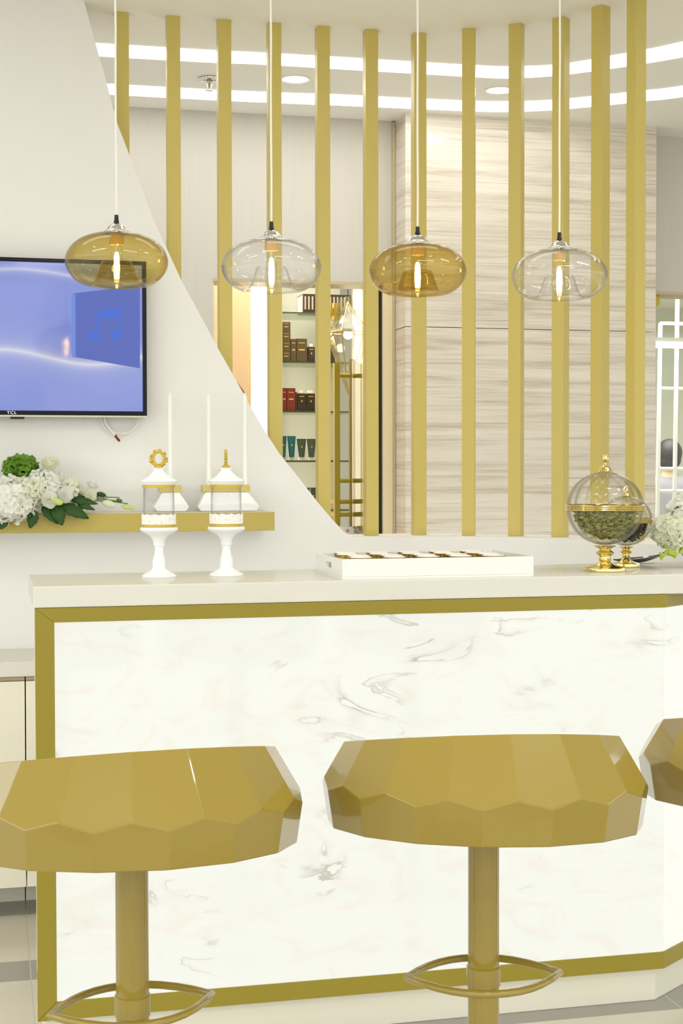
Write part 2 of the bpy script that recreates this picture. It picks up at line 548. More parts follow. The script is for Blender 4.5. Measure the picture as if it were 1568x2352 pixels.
# ------------------------------------------------------------------ mesh helpers
class MB:
    def __init__(s):
        s.v, s.f = [], []

    def add(s, vs, fs):
        n = len(s.v)
        s.v += [tuple(v) for v in vs]
        s.f += [tuple(i + n for i in f) for f in fs]
        return s

    def box(s, a, b, mtx=None):
        (x0, y0, z0), (x1, y1, z1) = a, b
        vs = [Vector(p) for p in ((x0, y0, z0), (x1, y0, z0), (x1, y1, z0), (x0, y1, z0),
                                  (x0, y0, z1), (x1, y0, z1), (x1, y1, z1), (x0, y1, z1))]
        if mtx:
            vs = [mtx @ v for v in vs]
        return s.add(vs, [(0, 3, 2, 1), (4, 5, 6, 7), (0, 1, 5, 4), (1, 2, 6, 5), (2, 3, 7, 6), (3, 0, 4, 7)])

    def prism(s, pts, z0, z1):                   # polygon (x, y), counter-clockwise, extruded in z
        n = len(pts)
        vs = [(x, y, z0) for x, y in pts] + [(x, y, z1) for x, y in pts]
        fs = [tuple(range(n - 1, -1, -1)), tuple(range(n, 2 * n))]
        fs += [(i, (i + 1) % n, n + (i + 1) % n, n + i) for i in range(n)]
        return s.add(vs, fs)

    def prism_y(s, pts, y0, y1):                 # polygon (x, z), counter-clockwise seen from -y
        n = len(pts)
        vs = [(x, y0, z) for x, z in pts] + [(x, y1, z) for x, z in pts]
        fs = [tuple(range(n)), tuple(range(2 * n - 1, n - 1, -1))]
        fs += [((i + 1) % n, i, n + i, n + (i + 1) % n) for i in range(n)]
        return s.add(vs, fs)

    def lathe(s, prof, c=(0, 0, 0), seg=32, rib=None, ax=None, closed=False):   # prof [(r, z)]
        n = len(prof)
        vs, fs = [], []
        for i, (r, z) in enumerate(prof):
            for k in range(seg):
                a = 2 * PI * k / seg
                rr = r * (1 + rib[1] * (abs(math.cos(rib[0] * a / 2)) - .5)) if rib else r
                p = Vector((rr * math.cos(a), rr * math.sin(a), z))
                if ax:
                    p = ax @ p
                vs.append(p + Vector(c))
        last = n if closed else n - 1
        for i in range(last):
            j = (i + 1) % n
            for k in range(seg):
                k2 = (k + 1) % seg
                fs.append((i * seg + k, i * seg + k2, j * seg + k2, j * seg + k))
        if not closed:
            if prof[0][0] > 1e-6:
                fs.append(tuple(range(seg - 1, -1, -1)))
            if prof[-1][0] > 1e-6:
                fs.append(tuple((n - 1) * seg + k for k in range(seg)))
        return s.add(vs, fs)

    def shell(s, prof, c=(0, 0, 0), seg=32, rib=None):   # open surface of revolution, no caps
        n = len(prof)
        vs, fs = [], []
        for r, z in prof:
            for k in range(seg):
                a = 2 * PI * k / seg
                rr = r * (1 + rib[1] * (abs(math.cos(rib[0] * a / 2)) - .5)) if rib else r
                vs.append(Vector((rr * math.cos(a), rr * math.sin(a), z)) + Vector(c))
        for i in range(n - 1):
            for k in range(seg):
                k2 = (k + 1) % seg
                fs.append((i * seg + k, i * seg + k2, (i + 1) * seg + k2, (i + 1) * seg + k))
        return s.add(vs, fs)

    def tube(s, pts, r, seg=10, closed=False):
        pts = [Vector(p) for p in pts]
        n = len(pts)
        rs = r if isinstance(r, (list, tuple)) else [r] * n
        vs, fs = [], []
        up = None
        for i, p in enumerate(pts):
            a = pts[(i - 1) % n] if (closed or i > 0) else p
            b = pts[(i + 1) % n] if (closed or i < n - 1) else p
            t = (b - a).normalized()
            if up is None:
                up = t.cross(Vector((0, 0, 1)))
                if up.length < .05:
                    up = t.cross(Vector((0, 1, 0)))
                up.normalize()
            else:
                up = (up - t * up.dot(t)).normalized()
            w_ = t.cross(up)
            for k in range(seg):
                an = 2 * PI * k / seg
                vs.append(p + up * math.cos(an) * rs[i] + w_ * math.sin(an) * rs[i])
        for i in range(n if closed else n - 1):
            j = (i + 1) % n
            for k in range(seg):
                k2 = (k + 1) % seg
                fs.append((i * seg + k, j * seg + k, j * seg + k2, i * seg + k2))
        if not closed:
            fs.append(tuple(range(seg)))
            fs.append(tuple((n - 1) * seg + k for k in range(seg - 1, -1, -1)))
        return s.add(vs, fs)

    def ball(s, c, r, seg=12, rings=8, sc_=(1, 1, 1), rot=None):
        vs, fs = [], []
        vs.append(Vector((0, 0, 1)))
        for i in range(1, rings):
            t = PI * i / rings
            for k in range(seg):
                a = 2 * PI * k / seg
                vs.append(Vector((math.sin(t) * math.cos(a), math.sin(t) * math.sin(a), math.cos(t))))
        vs.append(Vector((0, 0, -1)))
        vs = [Vector((v.x * sc_[0], v.y * sc_[1], v.z * sc_[2])) * r for v in vs]
        if rot:
            vs = [rot @ v for v in vs]
        vs = [v + Vector(c) for v in vs]
        for k in range(seg):
            k2 = (k + 1) % seg
            fs.append((0, 1 + k, 1 + k2))
            for i in range(rings - 2):
                a = 1 + i * seg
                fs.append((a + k, a + seg + k, a + seg + k2, a + k2))
            fs.append((len(vs) - 1, 1 + (rings - 2) * seg + k2, 1 + (rings - 2) * seg + k))
        return s.add(vs, fs)

    def build(s, name, m_, parent=None, smooth=False, bevel=0, solid=0, ang=35, off=-1, sub=0):
        me = bpy.data.meshes.new(name)
        me.from_pydata(s.v, [], s.f)
        me.update()
        bm = bmesh.new()
        bm.from_mesh(me)
        bmesh.ops.remove_doubles(bm, verts=bm.verts, dist=1e-6)
        if not solid:
            bmesh.ops.recalc_face_normals(bm, faces=bm.faces)
        bm.to_mesh(me)
        bm.free()
        me.materials.append(m_)
        if smooth:
            for p in me.polygons:
                p.use_smooth = True
            me.set_sharp_from_angle(angle=R(ang))
        o = bpy.data.objects.new(name, me)
        COL.objects.link(o)
        if parent:
            o.parent = parent
        if sub:
            md = o.modifiers.new('subdivision', 'SUBSURF')
            md.levels = md.render_levels = sub
        if solid:
            md = o.modifiers.new('thickness', 'SOLIDIFY')
            md.thickness = solid
            md.offset = off
        if bevel:
            md = o.modifiers.new('bevel', 'BEVEL')
            md.width = bevel
            md.segments = 2
            md.limit_method = 'ANGLE'
            md.angle_limit = R(40)
        return o


def tag(o, label, cat, group=None, kind=None):
    if label:
        o['label'] = label
    if cat:
        o['category'] = cat
    if group:
        o['group'] = group
    if kind:
        o['kind'] = kind
    return o


def thing(name, label, cat, loc=(0, 0, 0), rotz=0, group=None):
    o = bpy.data.objects.new(name, None)
    o.empty_display_size = .05
    COL.objects.link(o)
    o.location = loc
    o.rotation_euler = (0, 0, rotz)
    return tag(o, label, cat, group)


def struct(o):
    o['kind'] = 'structure'
    return o


def dup(root, loc, rotz=None, label=None):
    r = root.copy()
    COL.objects.link(r)
    r.location = loc
    if rotz is not None:
        r.rotation_euler = (0, 0, rotz)
    if label:
        r['label'] = label
    for ch in list(root.children):
        c = ch.copy()
        COL.objects.link(c)
        c.parent = r
        for g in list(ch.children):
            d = g.copy()
            COL.objects.link(d)
            d.parent = c
    return r


def box_obj(name, a, b, m_, parent=None, bevel=0):
    return MB().box(a, b).build(name, m_, parent, bevel=bevel)


# ------------------------------------------------------------------ room shell
struct(box_obj('floor', (-9, -9, -.06), (9, 14, 0), M['floor']))
struct(box_obj('ceiling', (-4, -2.5, 2.9), (9, 14, 3.0), M['ceiling']))

# left wall with its sweeping cut edge, running down into the low wall under the screen
K = 4.95 / 4.99
edge = [(.318, 2.9), (.346, 2.80), (.381, 2.678), (.395, 2.622), (.423, 2.516), (.464, 2.41), (.537, 2.212), (.633, 2.005), (.696, 1.89),
        (.755, 1.781), (.814, 1.679), (.858, 1.598), (.91, 1.51), (.963, 1.429), (1.039, 1.335), (1.1, 1.257), (1.153, 1.196), (1.192, 1.155)]
edge = [(x * K, 1.363 + (z - 1.363) * K) for x, z in edge]
edge[0] = (edge[0][0] - .002, 2.9)
poly = [(-3.2, 0), (1.3, 0), (1.3, 1.139), (1.215, 1.139)] + edge[::-1] + [(-3.2, 2.9)]
struct(MB().prism_y(poly, 4.95, 5.19).build('wall_left', M['wall'], smooth=True, ang=20))

# the slats: path of centres
S = .045
slats = []
for xr in (.467, .639, .813, .986, 1.157, 1.329, 1.504):
    slats.append((xr - S / 2, 5.04 + S / 2, 0))
for (x, y), a in (((1.667, 4.986), -22), ((1.812, 4.889), -36), ((1.934, 4.778), -48), ((2.015, 4.625), -61), ((2.068, 4.461), -71)):
    t = R(a)
    slats.append((x - (S / 2 * math.cos(t) - S / 2 * math.sin(t)), y - (S / 2 * math.sin(t) + S / 2 * math.cos(t)), t))
path = [(1.3, 5.0625), (1.481, 5.06)] + [(s[0], s[1]) for s in slats[7:]] + [(2.08, 4.27), (2.10, 4.1), (2.10, 3.98)]


def catmull(P, n=6):
    out = []
    for i in range(len(P) - 1):
        p0 = Vector(P[max(i - 1, 0)])
        p1, p2 = Vector(P[i]), Vector(P[i + 1])
        p3 = Vector(P[min(i + 2, len(P) - 1)])
        for k in range(n):
            t = k / n
            out.append(.5 * ((2 * p1) + (p2 - p0) * t + (2 * p0 - 5 * p1 + 4 * p2 - p3) * t * t + (3 * p1 - p0 - 3 * p2 + p3) * t ** 3))
    out.append(Vector(P[-1]))
    return out


pc = catmull(path)
fr, bk = [], []
for i, p in enumerate(pc):
    a, b = pc[max(i - 1, 0)], pc[min(i + 1, len(pc) - 1)]
    t = (b - a).normalized()
    nrm = Vector((t.y, -t.x))
    if i == 0:
        nrm = Vector((0, -1))
    fr.append(p + nrm * .1125)
    bk.append(p - nrm * .1275)
lw = [tuple(p) for p in fr] + [tuple(p) for p in bk[::-1]]
struct(MB().prism(lw, 0, 1.139).build('wall_right', M['wall'], smooth=True, ang=25))

post_words = ['first', 'second', 'third', 'fourth', 'fifth', 'sixth', 'seventh', 'eighth', 'ninth', 'tenth', 'eleventh', 'twelfth']
extra = {0: 'cut off early by the sloping white wall edge', 1: 'beside the amber pendant over the television',
         2: 'left of the glowing vertical light', 3: 'directly behind the clear pendant',
         4: 'just right of the shelves of dark cartons', 5: 'beside the black door edge line', 6: 'directly behind the second amber pendant',
         7: 'with a faint scratch, in front of stone cladding', 8: 'left of the last clear pendant', 9: 'directly behind the last clear pendant',
         10: 'rising behind the large glass globe jar', 11: 'rightmost, running out of the top of the photo'}
for i, (x, y, t) in enumerate(slats):
    z0 = 1.139
    if i < 6:                                    # stands on the sloping wall edge
        for (xa, za), (xb, zb) in zip(edge[:-1], edge[1:]):
            if xa <= x - .03 <= xb:
                z0 = max(1.139, zb + (za - zb) * (xb - x + .03) / (xb - xa) - .12)
    o = MB().box((-S / 2, -S / 2, z0), (S / 2, S / 2, 2.9)).build('screen_post', M['gold'], bevel=.0015)
    o.location = (x, y, 0)
    o.rotation_euler = (0, 0, t)
    tag(o, 'tall gold post, %s from the left, %s' % (post_words[i], extra[i]), 'post', 'gold posts of the curved screen')

# back wall with the doorway, stone-clad pier and the glazed opening on the right
yb = 6.33
struct(box_obj('wall_back', (-3.2, yb, 0), (.941, yb + .15, 2.9), M['wallpaper']))
struct(box_obj('wall_back', (.941, yb, 2.192), (1.73, yb + .15, 2.9), M['wallpaper']))
struct(box_obj('wall_back', (1.688, yb - .004, 0), (1.738, yb + .15, 2.192), M['peach2']))
st = MB().box((1.7435, 6.16, 0), (2.906, 6.48, 1.985))
st.box((1.7435, 6.16, 1.9875), (2.906, 6.48, 2.893))
struct(st.build('wall_stone', M['stone'], bevel=.0015))
struct(box_obj('trim_1', (1.7435, 6.162, 2.893), (2.906, 6.48, 2.9), M['whitepaint']))
struct(box_obj('wall_back', (2.906, yb, 2.187), (9, yb + .15, 2.9), M['wallpaper']))
struct(box_obj('trim_2', (2.906, yb - .006, 2.176), (9, yb + .16, 2.187), M['tan']))
tr = MB().box((.941, yb - .006, 2.180), (1.69, yb + .15, 2.193))
struct(tr.build('trim_3', M['tan']))
struct(box_obj('trim_4', (1.672, yb + .01, 0), (1.6815, yb + .12, 2.18), M['black']))
struct(box_obj('trim_5', (1.730, yb - .012, 0), (1.742, yb - .003, 2.893), M['tan']))
struct(box_obj('baseboard_back', (-3.2, yb - .012, 0), (.935, yb - .001, .08), M['whitepaint']))

# inner room behind the doorway
struct(box_obj('wall_inner_left', (.55, 7.3, 0), (1.27, 7.42, 2.9), M['peach']))
struct(box_obj('wall_inner_post', (1.352, 7.28, 0), (1.425, 7.72, 2.9), M['peach2']))
struct(box_obj('wall_inner_back', (1.352, 7.62, 0), (1.80, 7.74, 2.9), M['niche']))
struct(box_obj('wall_inner_right', (1.835, 7.3, 0), (3.2, 7.42, 2.9), M['peach2']))
struct(box_obj('wall_inner_side', (.45, yb + .15, 0), (.55, 7.42, 2.9), M['peach']))
struct(box_obj('wall_partition', (2.9, yb + .15, 0), (2.99, 14, 2.9), M['wallpaper']))
for x0, x1, lb in ((1.272, 1.35, 'bright vertical light strip between peach panel and shelf niche'),
                   (1.802, 1.833, 'narrow vertical light strip right of the shelf niche behind the glass door')):
    t = thing('wall_light_strip', lb, 'light strip', ((x0 + x1) / 2, 7.33, 0), 0, 'vertical light strips in the inner room')
    h = (x1 - x0) / 2
    box_obj('housing', (-h, .012, .0), (h, .05, 2.88), M['tan'], t)
    box_obj('diffuser', (-h * .9, -.005, .01), (h * .9, .012, 2.87), M['ledwarm'], t)

# far room on the right
struct(box_obj('wall_far', (2.99, 13.0, 0), (9, 13.12, 2.9), M['farwall']))
struct(box_obj('wall_far_side', (7.6, 6.48, 0), (7.7, 13.0, 2.9), M['farwall']))

# ------------------------------------------------------------------ ceiling light strips (recessed lines of light)
n1 = [(-2.6, 5.43), (.4, 5.424), (1.0, 5.409), (1.3, 5.402), (1.57, 5.40), (1.8, 5.395), (1.93, 5.383), (2.087, 5.323), (2.19, 5.232), (2.245, 5.165), (2.339, 5.062), (2.43, 4.93), (2.56, 4.7), (2.64, 4.4), (2.66, 4.0)]
f1 = [(-2.6, 5.58), (.41, 5.576), (1.0, 5.552), (1.32, 5.549), (1.6, 5.545), (1.85, 5.542), (1.98, 5.531), (2.139, 5.46), (2.25, 5.37), (2.313, 5.314), (2.414, 5.215), (2.52, 5.09), (2.68, 4.85), (2.78, 4.45), (2.81, 4.0)]
n2 = [(-2.6, 5.985), (.474, 5.978), (1.08, 5.963), (1.4, 5.935), (1.717, 5.925), (1.972, 5.911), (2.112, 5.886), (2.284, 5.82), (2.472, 5.685), (2.587, 5.596), (2.707, 5.49), (2.95, 5.15), (3.1, 4.6)]
f2 = [(-2.6, 6.13), (.485, 6.128), (1.11, 6.116), (1.45, 6.095), (1.762, 6.08), (2.02, 6.065), (2.168, 6.041), (2.35, 5.965), (2.539, 5.833), (2.656, 5.74), (2.785, 5.63), (3.08, 5.23), (3.25, 4.6)]
for nn, ff, lb in ((n1, f1, 'long curved strip of white ceiling light nearest the gold posts'),
                   (n2, f2, 'long curved strip of white ceiling light nearest the back wall')):
    A, B = catmull(nn, 5), catmull(ff, 5)
    pts = [tuple(p) for p in A] + [tuple(p) for p in B[::-1]]
    tag(MB().prism(pts, 2.896, 2.905).build('ceiling_light_strip', M['lightstrip']), lb, 'ceiling light', 'curved light strips in the ceiling')


def downlight(loc, lb, on=True):
    t = thing('downlight', lb, 'ceiling light', loc, 0, 'round recessed downlights')
    MB().lathe([(.047, 0), (.056, -.003), (.058, -.001), (.058, .004), (.047, .004)], seg=40, closed=True).build('trim_ring', M['whitepaint'], t, smooth=True)
    MB().lathe([(.0, -.001), (.0465, -.001), (.0465, .003), (.0, .003)], seg=40).build('diffuser', M['downlight'], t)
    return t


d1 = downlight((1.178, 5.74, 2.899), 'round lit downlight in the ceiling left of the fifth post')
dup(d1, (2.012, 5.72, 2.899), label='round lit downlight in the ceiling half behind the ninth post')
k_ = 0
for x, y, pos in ((-.6, 3.3, 'nearest the television'), (.3, 3.1, 'above the left stool'), (1.4, 3.0, 'above the tray'), (2.3, 2.6, 'above the right flowers'),
                  (-.2, 1.9, 'left in the middle row'), (1.9, 1.7, 'right in the middle row'), (.6, 1.0, 'centre of the hall'), (-1.2, 1.4, 'far left of the hall'),
                  (2.9, .5, 'far right of the hall'), (.2, -.4, 'left in the last row'), (1.9, -.9, 'right in the last row')):
    dup(d1, (x, y, 2.899), label='round lit downlight over the customer side of the bar, %s' % pos)

t = thing('fire_sprinkler', 'chrome fire sprinkler head hanging from the ceiling between light strips', 'sprinkler', (.848, 5.80, 2.9))
MB().lathe([(.0, -.001), (.040, -.002), (.038, -.008), (.026, -.011), (.024, -.006), (.0, -.006)], seg=28).build('escutcheon', M['chrome'], t, smooth=True)
b = MB().lathe([(.0, -.006), (.010, -.006), (.010, -.018), (.0, -.018)], seg=16)
b.tube([(-.008, 0, -.014), (-.010, 0, -.026), (-.005, 0, -.042), (0, 0, -.045)], .0014, 8)
b.tube([(.008, 0, -.014), (.010, 0, -.026), (.005, 0, -.042), (0, 0, -.045)], .0014, 8)
b.build('frame_arms', M['chrome'], t, smooth=True)
MB().lathe([(.0, -.018), (.0025, -.018), (.0025, -.042), (.0, -.042)], seg=10).build('bulb', M['red'], t, smooth=True)
MB().lathe([(.0, -.046), (.016, -.047), (.016, -.0485), (.0, -.0485)], seg=16, rib=(10, .2)).build('deflector', M['chrome'], t)

# ------------------------------------------------------------------ bar counter
BX0, BX1, BY = .097, 1.672, 3.49
bar = thing('bar_counter', 'long bar counter with backlit white onyx front in a gold frame', 'bar counter', (0, 0, 0))
cx, cy = 2.26, 3.93          # far end of the 40 degree return
core = [(BX0 + .012, BY + .012), (BX1 - .004, BY + .012), (cx, cy + .01), (cx, cy + .03), (BX0 + .012, 3.86)]
MB().prism(core, .088, 1.0495).build('carcass', M['whitepaint'], bar)
pl = [(BX0 + .02, BY + .012), (BX1 - .012, BY + .018), (cx, cy + .024), (cx, cy + .04), (BX0 + .02, 3.86)]
MB().prism(pl, 0, .087).build('plinth', M['whitepaint'], bar, bevel=.002)
# gold frame: stile at the left, rails following the front and the return
MB().prism_y([(BX0 + .003, .088), (BX0 + .047, .131), (BX0 + .047, 1.016), (BX0 + .003, 1.0495)], BY - .004, BY + .012).build('frame_stile', M['goldbar'], bar, bevel=.0012)
dx, dy = cx - BX1, cy - BY
ln = math.hypot(dx, dy)
nx, ny = dy / ln, -dx / ln


def strip_poly(t0, t1):
    """front strip following the bend between offsets t0 (outer) and t1 (inner) from the front plane"""
    mx_ = math.tan(math.atan2(dy, dx) / 2)
    p = [(None, BY - t0), (BX1 + t0 * mx_, BY - t0), (cx + nx * t0, cy + ny * t0)]
    q = [(cx + nx * t1, cy + ny * t1), (BX1 + t1 * mx_, BY - t1), (None, BY - t1)]
    return p, q


for nm, z0, z1, xl in (('frame_rail', 1.016, 1.0495, None), ('frame_rail', .088, .131, None)):
    p, q = strip_poly(.004, -.012)
    mb = MB()
    xa, xb = (BX0 + .0475, BX0 + .0035)
    top = z0 > .5
    # front run with a mitred left end
    zi, zo = (z0, z1) if top else (z1, z0)
    x_end = p[1][0]
    x_end2 = q[1][0]
    ver = [(xa, BY - .004, zi), (xb, BY - .004, zo), (x_end, BY - .004, zi), (x_end, BY - .004, zo),
           (xa, BY + .012, zi), (xb, BY + .012, zo), (x_end2, BY + .012, zi), (x_end2, BY + .012, zo),
           (p[2][0], p[2][1], zi), (p[2][0], p[2][1], zo), (q[0][0], q[0][1], zi), (q[0][0], q[0][1], zo)]
    mb.add(ver, [(0, 1, 3, 2), (2, 3, 9, 8), (4, 6, 7, 5), (6, 10, 11, 7), (0, 4, 5, 1), (1, 5, 7, 3), (3, 7, 11, 9),
                 (0, 2, 6, 4), (2, 8, 10, 6), (8, 9, 11, 10)])
    mb.build(nm, M['goldbar'], bar)
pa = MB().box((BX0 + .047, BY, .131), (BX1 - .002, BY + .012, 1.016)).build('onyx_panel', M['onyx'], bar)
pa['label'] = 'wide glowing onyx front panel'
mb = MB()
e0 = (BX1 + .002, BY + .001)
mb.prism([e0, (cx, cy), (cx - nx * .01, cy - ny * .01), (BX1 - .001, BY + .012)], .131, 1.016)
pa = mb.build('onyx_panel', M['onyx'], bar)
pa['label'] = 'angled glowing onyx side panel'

wt = [(BX0, 3.487), (1.765, 3.487), (2.34, 3.97), (2.34, 4.06), (2.02, 4.0), (1.5, 3.945), (BX0, 3.902)]
o = MB().prism(wt, 1.05, 1.10).build('bar_worktop', M['worktop'], bevel=.0025)
tag(o, 'glossy white worktop slab lying on the onyx bar', 'worktop')

# ------------------------------------------------------------------ back cabinets, worktop, wall shelf
for x0, x1, lb in ((-.62, .1013, 'cream low cabinet with flat door under the television shelf, left of the gap'),
                   (.1027, .82, 'cream low cabinet just right of the door gap, mostly behind the bar')):
    t = thing('low_cabinet', lb, 'cabinet', ((x0 + x1) / 2, 4.61, 0), 0, 'cream cabinets under the television')
    h = (x1 - x0) / 2 - .001
    box_obj('carcass', (-h, .022, .096), (h, .337, .741), M['cabinet'], t)
    box_obj('plinth', (-h, .195, 0), (h, .337, .0955), M['cabinet'], t)
    box_obj('door', (-h, 0, .096), (h, .019, .727), M['cabinet'], t, bevel=.0015)
    box_obj('top_rail', (-h, .012, .729), (h, .0215, .741), M['tan'], t)
t = box_obj('cabinet_worktop', (-1.3, 4.60, .743), (1.0, 4.949, .788), M['worktop'], bevel=.002)
tag(t, 'low cream worktop over the cabinets on the left', 'worktop')
t = thing('wall_shelf', 'thick gold-fronted shelf on the white wall below the television', 'shelf', (.13, 4.95, 1.172))
box_obj('fascia', (-.93, -.18, 0), (.776, -.168, .060), M['shelfgold'], t, bevel=.001)
box_obj('shelf_board', (-.93, -.1675, 0.001), (.776, -.0005, .062), M['worktop'], t)

# ------------------------------------------------------------------ television
tv = thing('television', 'flat black television showing a blue screen with a music note', 'television', (.06, 4.95, 1.545))
W0, W1, H1 = -.455, .445, .506
bz = MB()
for a, b_ in (((W0, -.062, 0), (W0 + .013, -.03, H1)), ((W1 - .0135, -.062, 0), (W1, -.03, H1)),
              ((W0 + .013, -.062, H1 - .012), (W1 - .0135, -.03, H1)), ((W0 + .013, -.062, 0.003), (W1 - .0135, -.03, .017))):
    bz.box(a, b_)
bz.build('bezel', M['bezel'], tv, bevel=.0015)
box_obj('bottom_trim', (W0, -.063, -.003), (W1, -.03, .0025), M['silver'], tv)
box_obj('back_cover', (W0 + .01, -.0295, .01), (W1 - .01, -.0005, H1 - .01), M['black'], tv)
o = box_obj('screen', (W0 + .013 + .06, 4.896, 1.562), (W1 - .0135 + .06, 4.918, 2.039), M['screen'])
o.parent = tv
o.matrix_parent_inverse = Matrix.Translation((-.06, -4.95, -1.545))
o = MB().box((.008, -.058, -.010), (.052, -.04, -.0032)).build('remote_sensor', M['black'], tv)
txt = bpy.data.curves.new('logo', 'FONT')
txt.body = 'TCL'
txt.size = .0135
txt.extrude = .0004
txt.space_character = 1.15
tmp = bpy.data.objects.new('logo_tmp', txt)
COL.objects.link(tmp)
dg = bpy.context.evaluated_depsgraph_get()
me = bpy.data.meshes.new_from_object(tmp.evaluated_get(dg))
bpy.data.objects.remove(tmp)
me.materials.clear()
me.materials.append(M['text'])
lg = bpy.data.objects.new('logo', me)
COL.objects.link(lg)
lg.parent = tv
lg.rotation_euler = (PI / 2, 0, 0)
lg.scale = (1.15, 1, 1)
lg.location = (-.003, -.0628, .0055)


def tvp(x, z, y=-.0556):
    return (x - .06, y, z - 1.545)


tl = MB().add([tvp(.264, 1.738), tvp(.483, 1.703), tvp(.484, 1.973), tvp(.264, 1.941)], [(0, 1, 2, 3)])
tl.build('album_tile', M['tile'], tv, solid=.0012, off=1)
tl = MB().add([tvp(.264, 1.738, -.0574), tvp(.276, 1.737, -.0574), tvp(.276, 1.94, -.0574), tvp(.264, 1.942, -.0574)], [(0, 1, 2, 3)])
tl.build('tile_edge', M['tile_edge'], tv, solid=.0006, off=1)
nt_ = MB()
for cx_, cz_ in ((.336, 1.806), (.405, 1.812)):
    nt_.add([tvp(cx_ + .0165 * math.cos(a * PI / 12), cz_ + .0145 * math.sin(a * PI / 12), -.0582) for a in range(24)], [tuple(range(24))])
nt_.add([tvp(.3475, 1.806, -.0584), tvp(.353, 1.806, -.0584), tvp(.353, 1.865, -.0584), tvp(.417, 1.869, -.0584), tvp(.417, 1.812, -.0584), tvp(.4225, 1.812, -.0584),
         tvp(.4225, 1.89, -.0584), tvp(.418, 1.8935, -.0584), tvp(.352, 1.888, -.0584), tvp(.3475, 1.884, -.0584)], [tuple(range(10))])
nt_.build('music_note', M['note'], tv, solid=.0008, off=1)

cb = thing('coiled_cable', 'loose white cable coil with red end hanging below the television', 'cable', (.43, 4.93, 1.545))
c = MB()


def arc(cx_, rx, rz, a0, a1, y, z0=0, n=18):
    return [(cx_ + rx * math.cos(R(a0 + (a1 - a0) * k / n)), y, z0 + rz * math.sin(R(a0 + (a1 - a0) * k / n))) for k in range(n + 1)]


c.tube(arc(-.005, .056, .056, 180, 360, -.006), .0022, 8)
c.tube(arc(-.010, .062, .061, 180, 335, .002), .0022, 8)
c.tube(arc(-.007, .050, .053, 180, 360, .010), .0022, 8)
c.tube([(-.062, -.012, .0), (-.058, -.012, -.022), (-.042, -.012, -.043), (-.026, -.014, -.062)], .0022, 8)
c.build('cable', M['cord'], cb, smooth=True)
MB().tube([(-.027, -.014, -.061), (-.020, -.014, -.071), (-.014, -.014, -.078), (-.012, -.014, -.081)], [.0042, .0042, .0042, .002], 8).build('plug', M['red'], cb, smooth=True)

# ------------------------------------------------------------------ pendant lamps
def pendant(glass, loc, label):
    t = thing('pendant_lamp', label, 'pendant lamp', loc, 0, 'glass pendant lamps over the bar')
    # loc is the shade centre, z = 1.883
    prof = [(.024, .0645), (.045, .0625), (.070, .056), (.092, .046), (.109, .032), (.120, .015), (.1245, -.003), (.121, -.022),
            (.111, -.039), (.097, -.052), (.082, -.060), (.070, -.0625), (.060, -.060), (.052, -.050), (.046, -.034), (.041, -.018), (.037, -.008), (.033, -.004)]
    P = catmull(prof, 3)
    MB().shell([tuple(p) for p in P], seg=56).build('glass_shade', glass, t, smooth=True, ang=80, solid=.0022, off=0)
    MB().lathe([(.0, .064), (.029, .064), (.031, .067), (.0295, .070), (.0245, .0715), (.0225, .074), (.019, .081), (.011, .087), (.007, .0885), (.0, .0885)],
               seg=48, rib=(16, .07)).build('cap', M['chrome'], t, smooth=True, ang=60)
    MB().lathe([(.0, .0885), (.0066, .0885), (.0066, .094), (.0056, .0955), (.0048, .109), (.0, .109)], seg=16).build('cord_grip', M['black'], t, smooth=True)
    zt = 2.9 - loc[2]
    cpts = [(.0006 * math.sin(k * 1.9) * (1 if 0 < k < 8 else 0), 0, .109 + (zt - .118) * k / 8) for k in range(9)]
    MB().tube(cpts, .0026, 8).build('cord', M['cord'], t, smooth=True)
    MB().lathe([(.0, zt - .026), (.02, zt - .024), (.045, zt - .010), (.045, zt), (.0, zt)], seg=32).build('ceiling_rose', M['chrome'], t, smooth=True)
    MB().lathe([(.0, .0635), (.017, .0635), (.0175, .040), (.0155, .036), (.0, .036)], seg=24).build('socket', M['socket'], t, smooth=True)
    bp = [(.0125, .036), (.0125, .030), (.0140, .018), (.0145, -.03), (.0142, -.055), (.012, -.064), (.007, -.070), (.0, -.0715)]
    b_ = MB().lathe(bp, seg=24).build('bulb', M['bulb_glass'], t, smooth=True)
    f = MB()
    for k in range(6):
        a = k * PI / 3 + .5
        x_, y_ = .0052 * math.cos(a), .0052 * math.sin(a)
        f.tube([(x_ * .5, y_ * .5, .018), (x_, y_, .008), (x_ * 1.3, y_ * 1.3, -.02), (x_, y_, -.046)], .0014, 6)
    f.build('filament', M['filament'], b_, smooth=True)
    return t


pendant(M['amber'], (.308, 3.68, 1.883), 'amber glass pendant lamp hanging in front of the television')
pendant(M['glass'], (.693, 3.68, 1.881), 'clear glass pendant lamp left of the product shelves, second from the left')
pendant(M['amber'], (1.074, 3.68, 1.882), 'amber glass pendant lamp hanging before the grey stone wall')
pendant(M['glass'], (1.461, 3.68, 1.881), 'clear glass pendant lamp at the right end of the row')

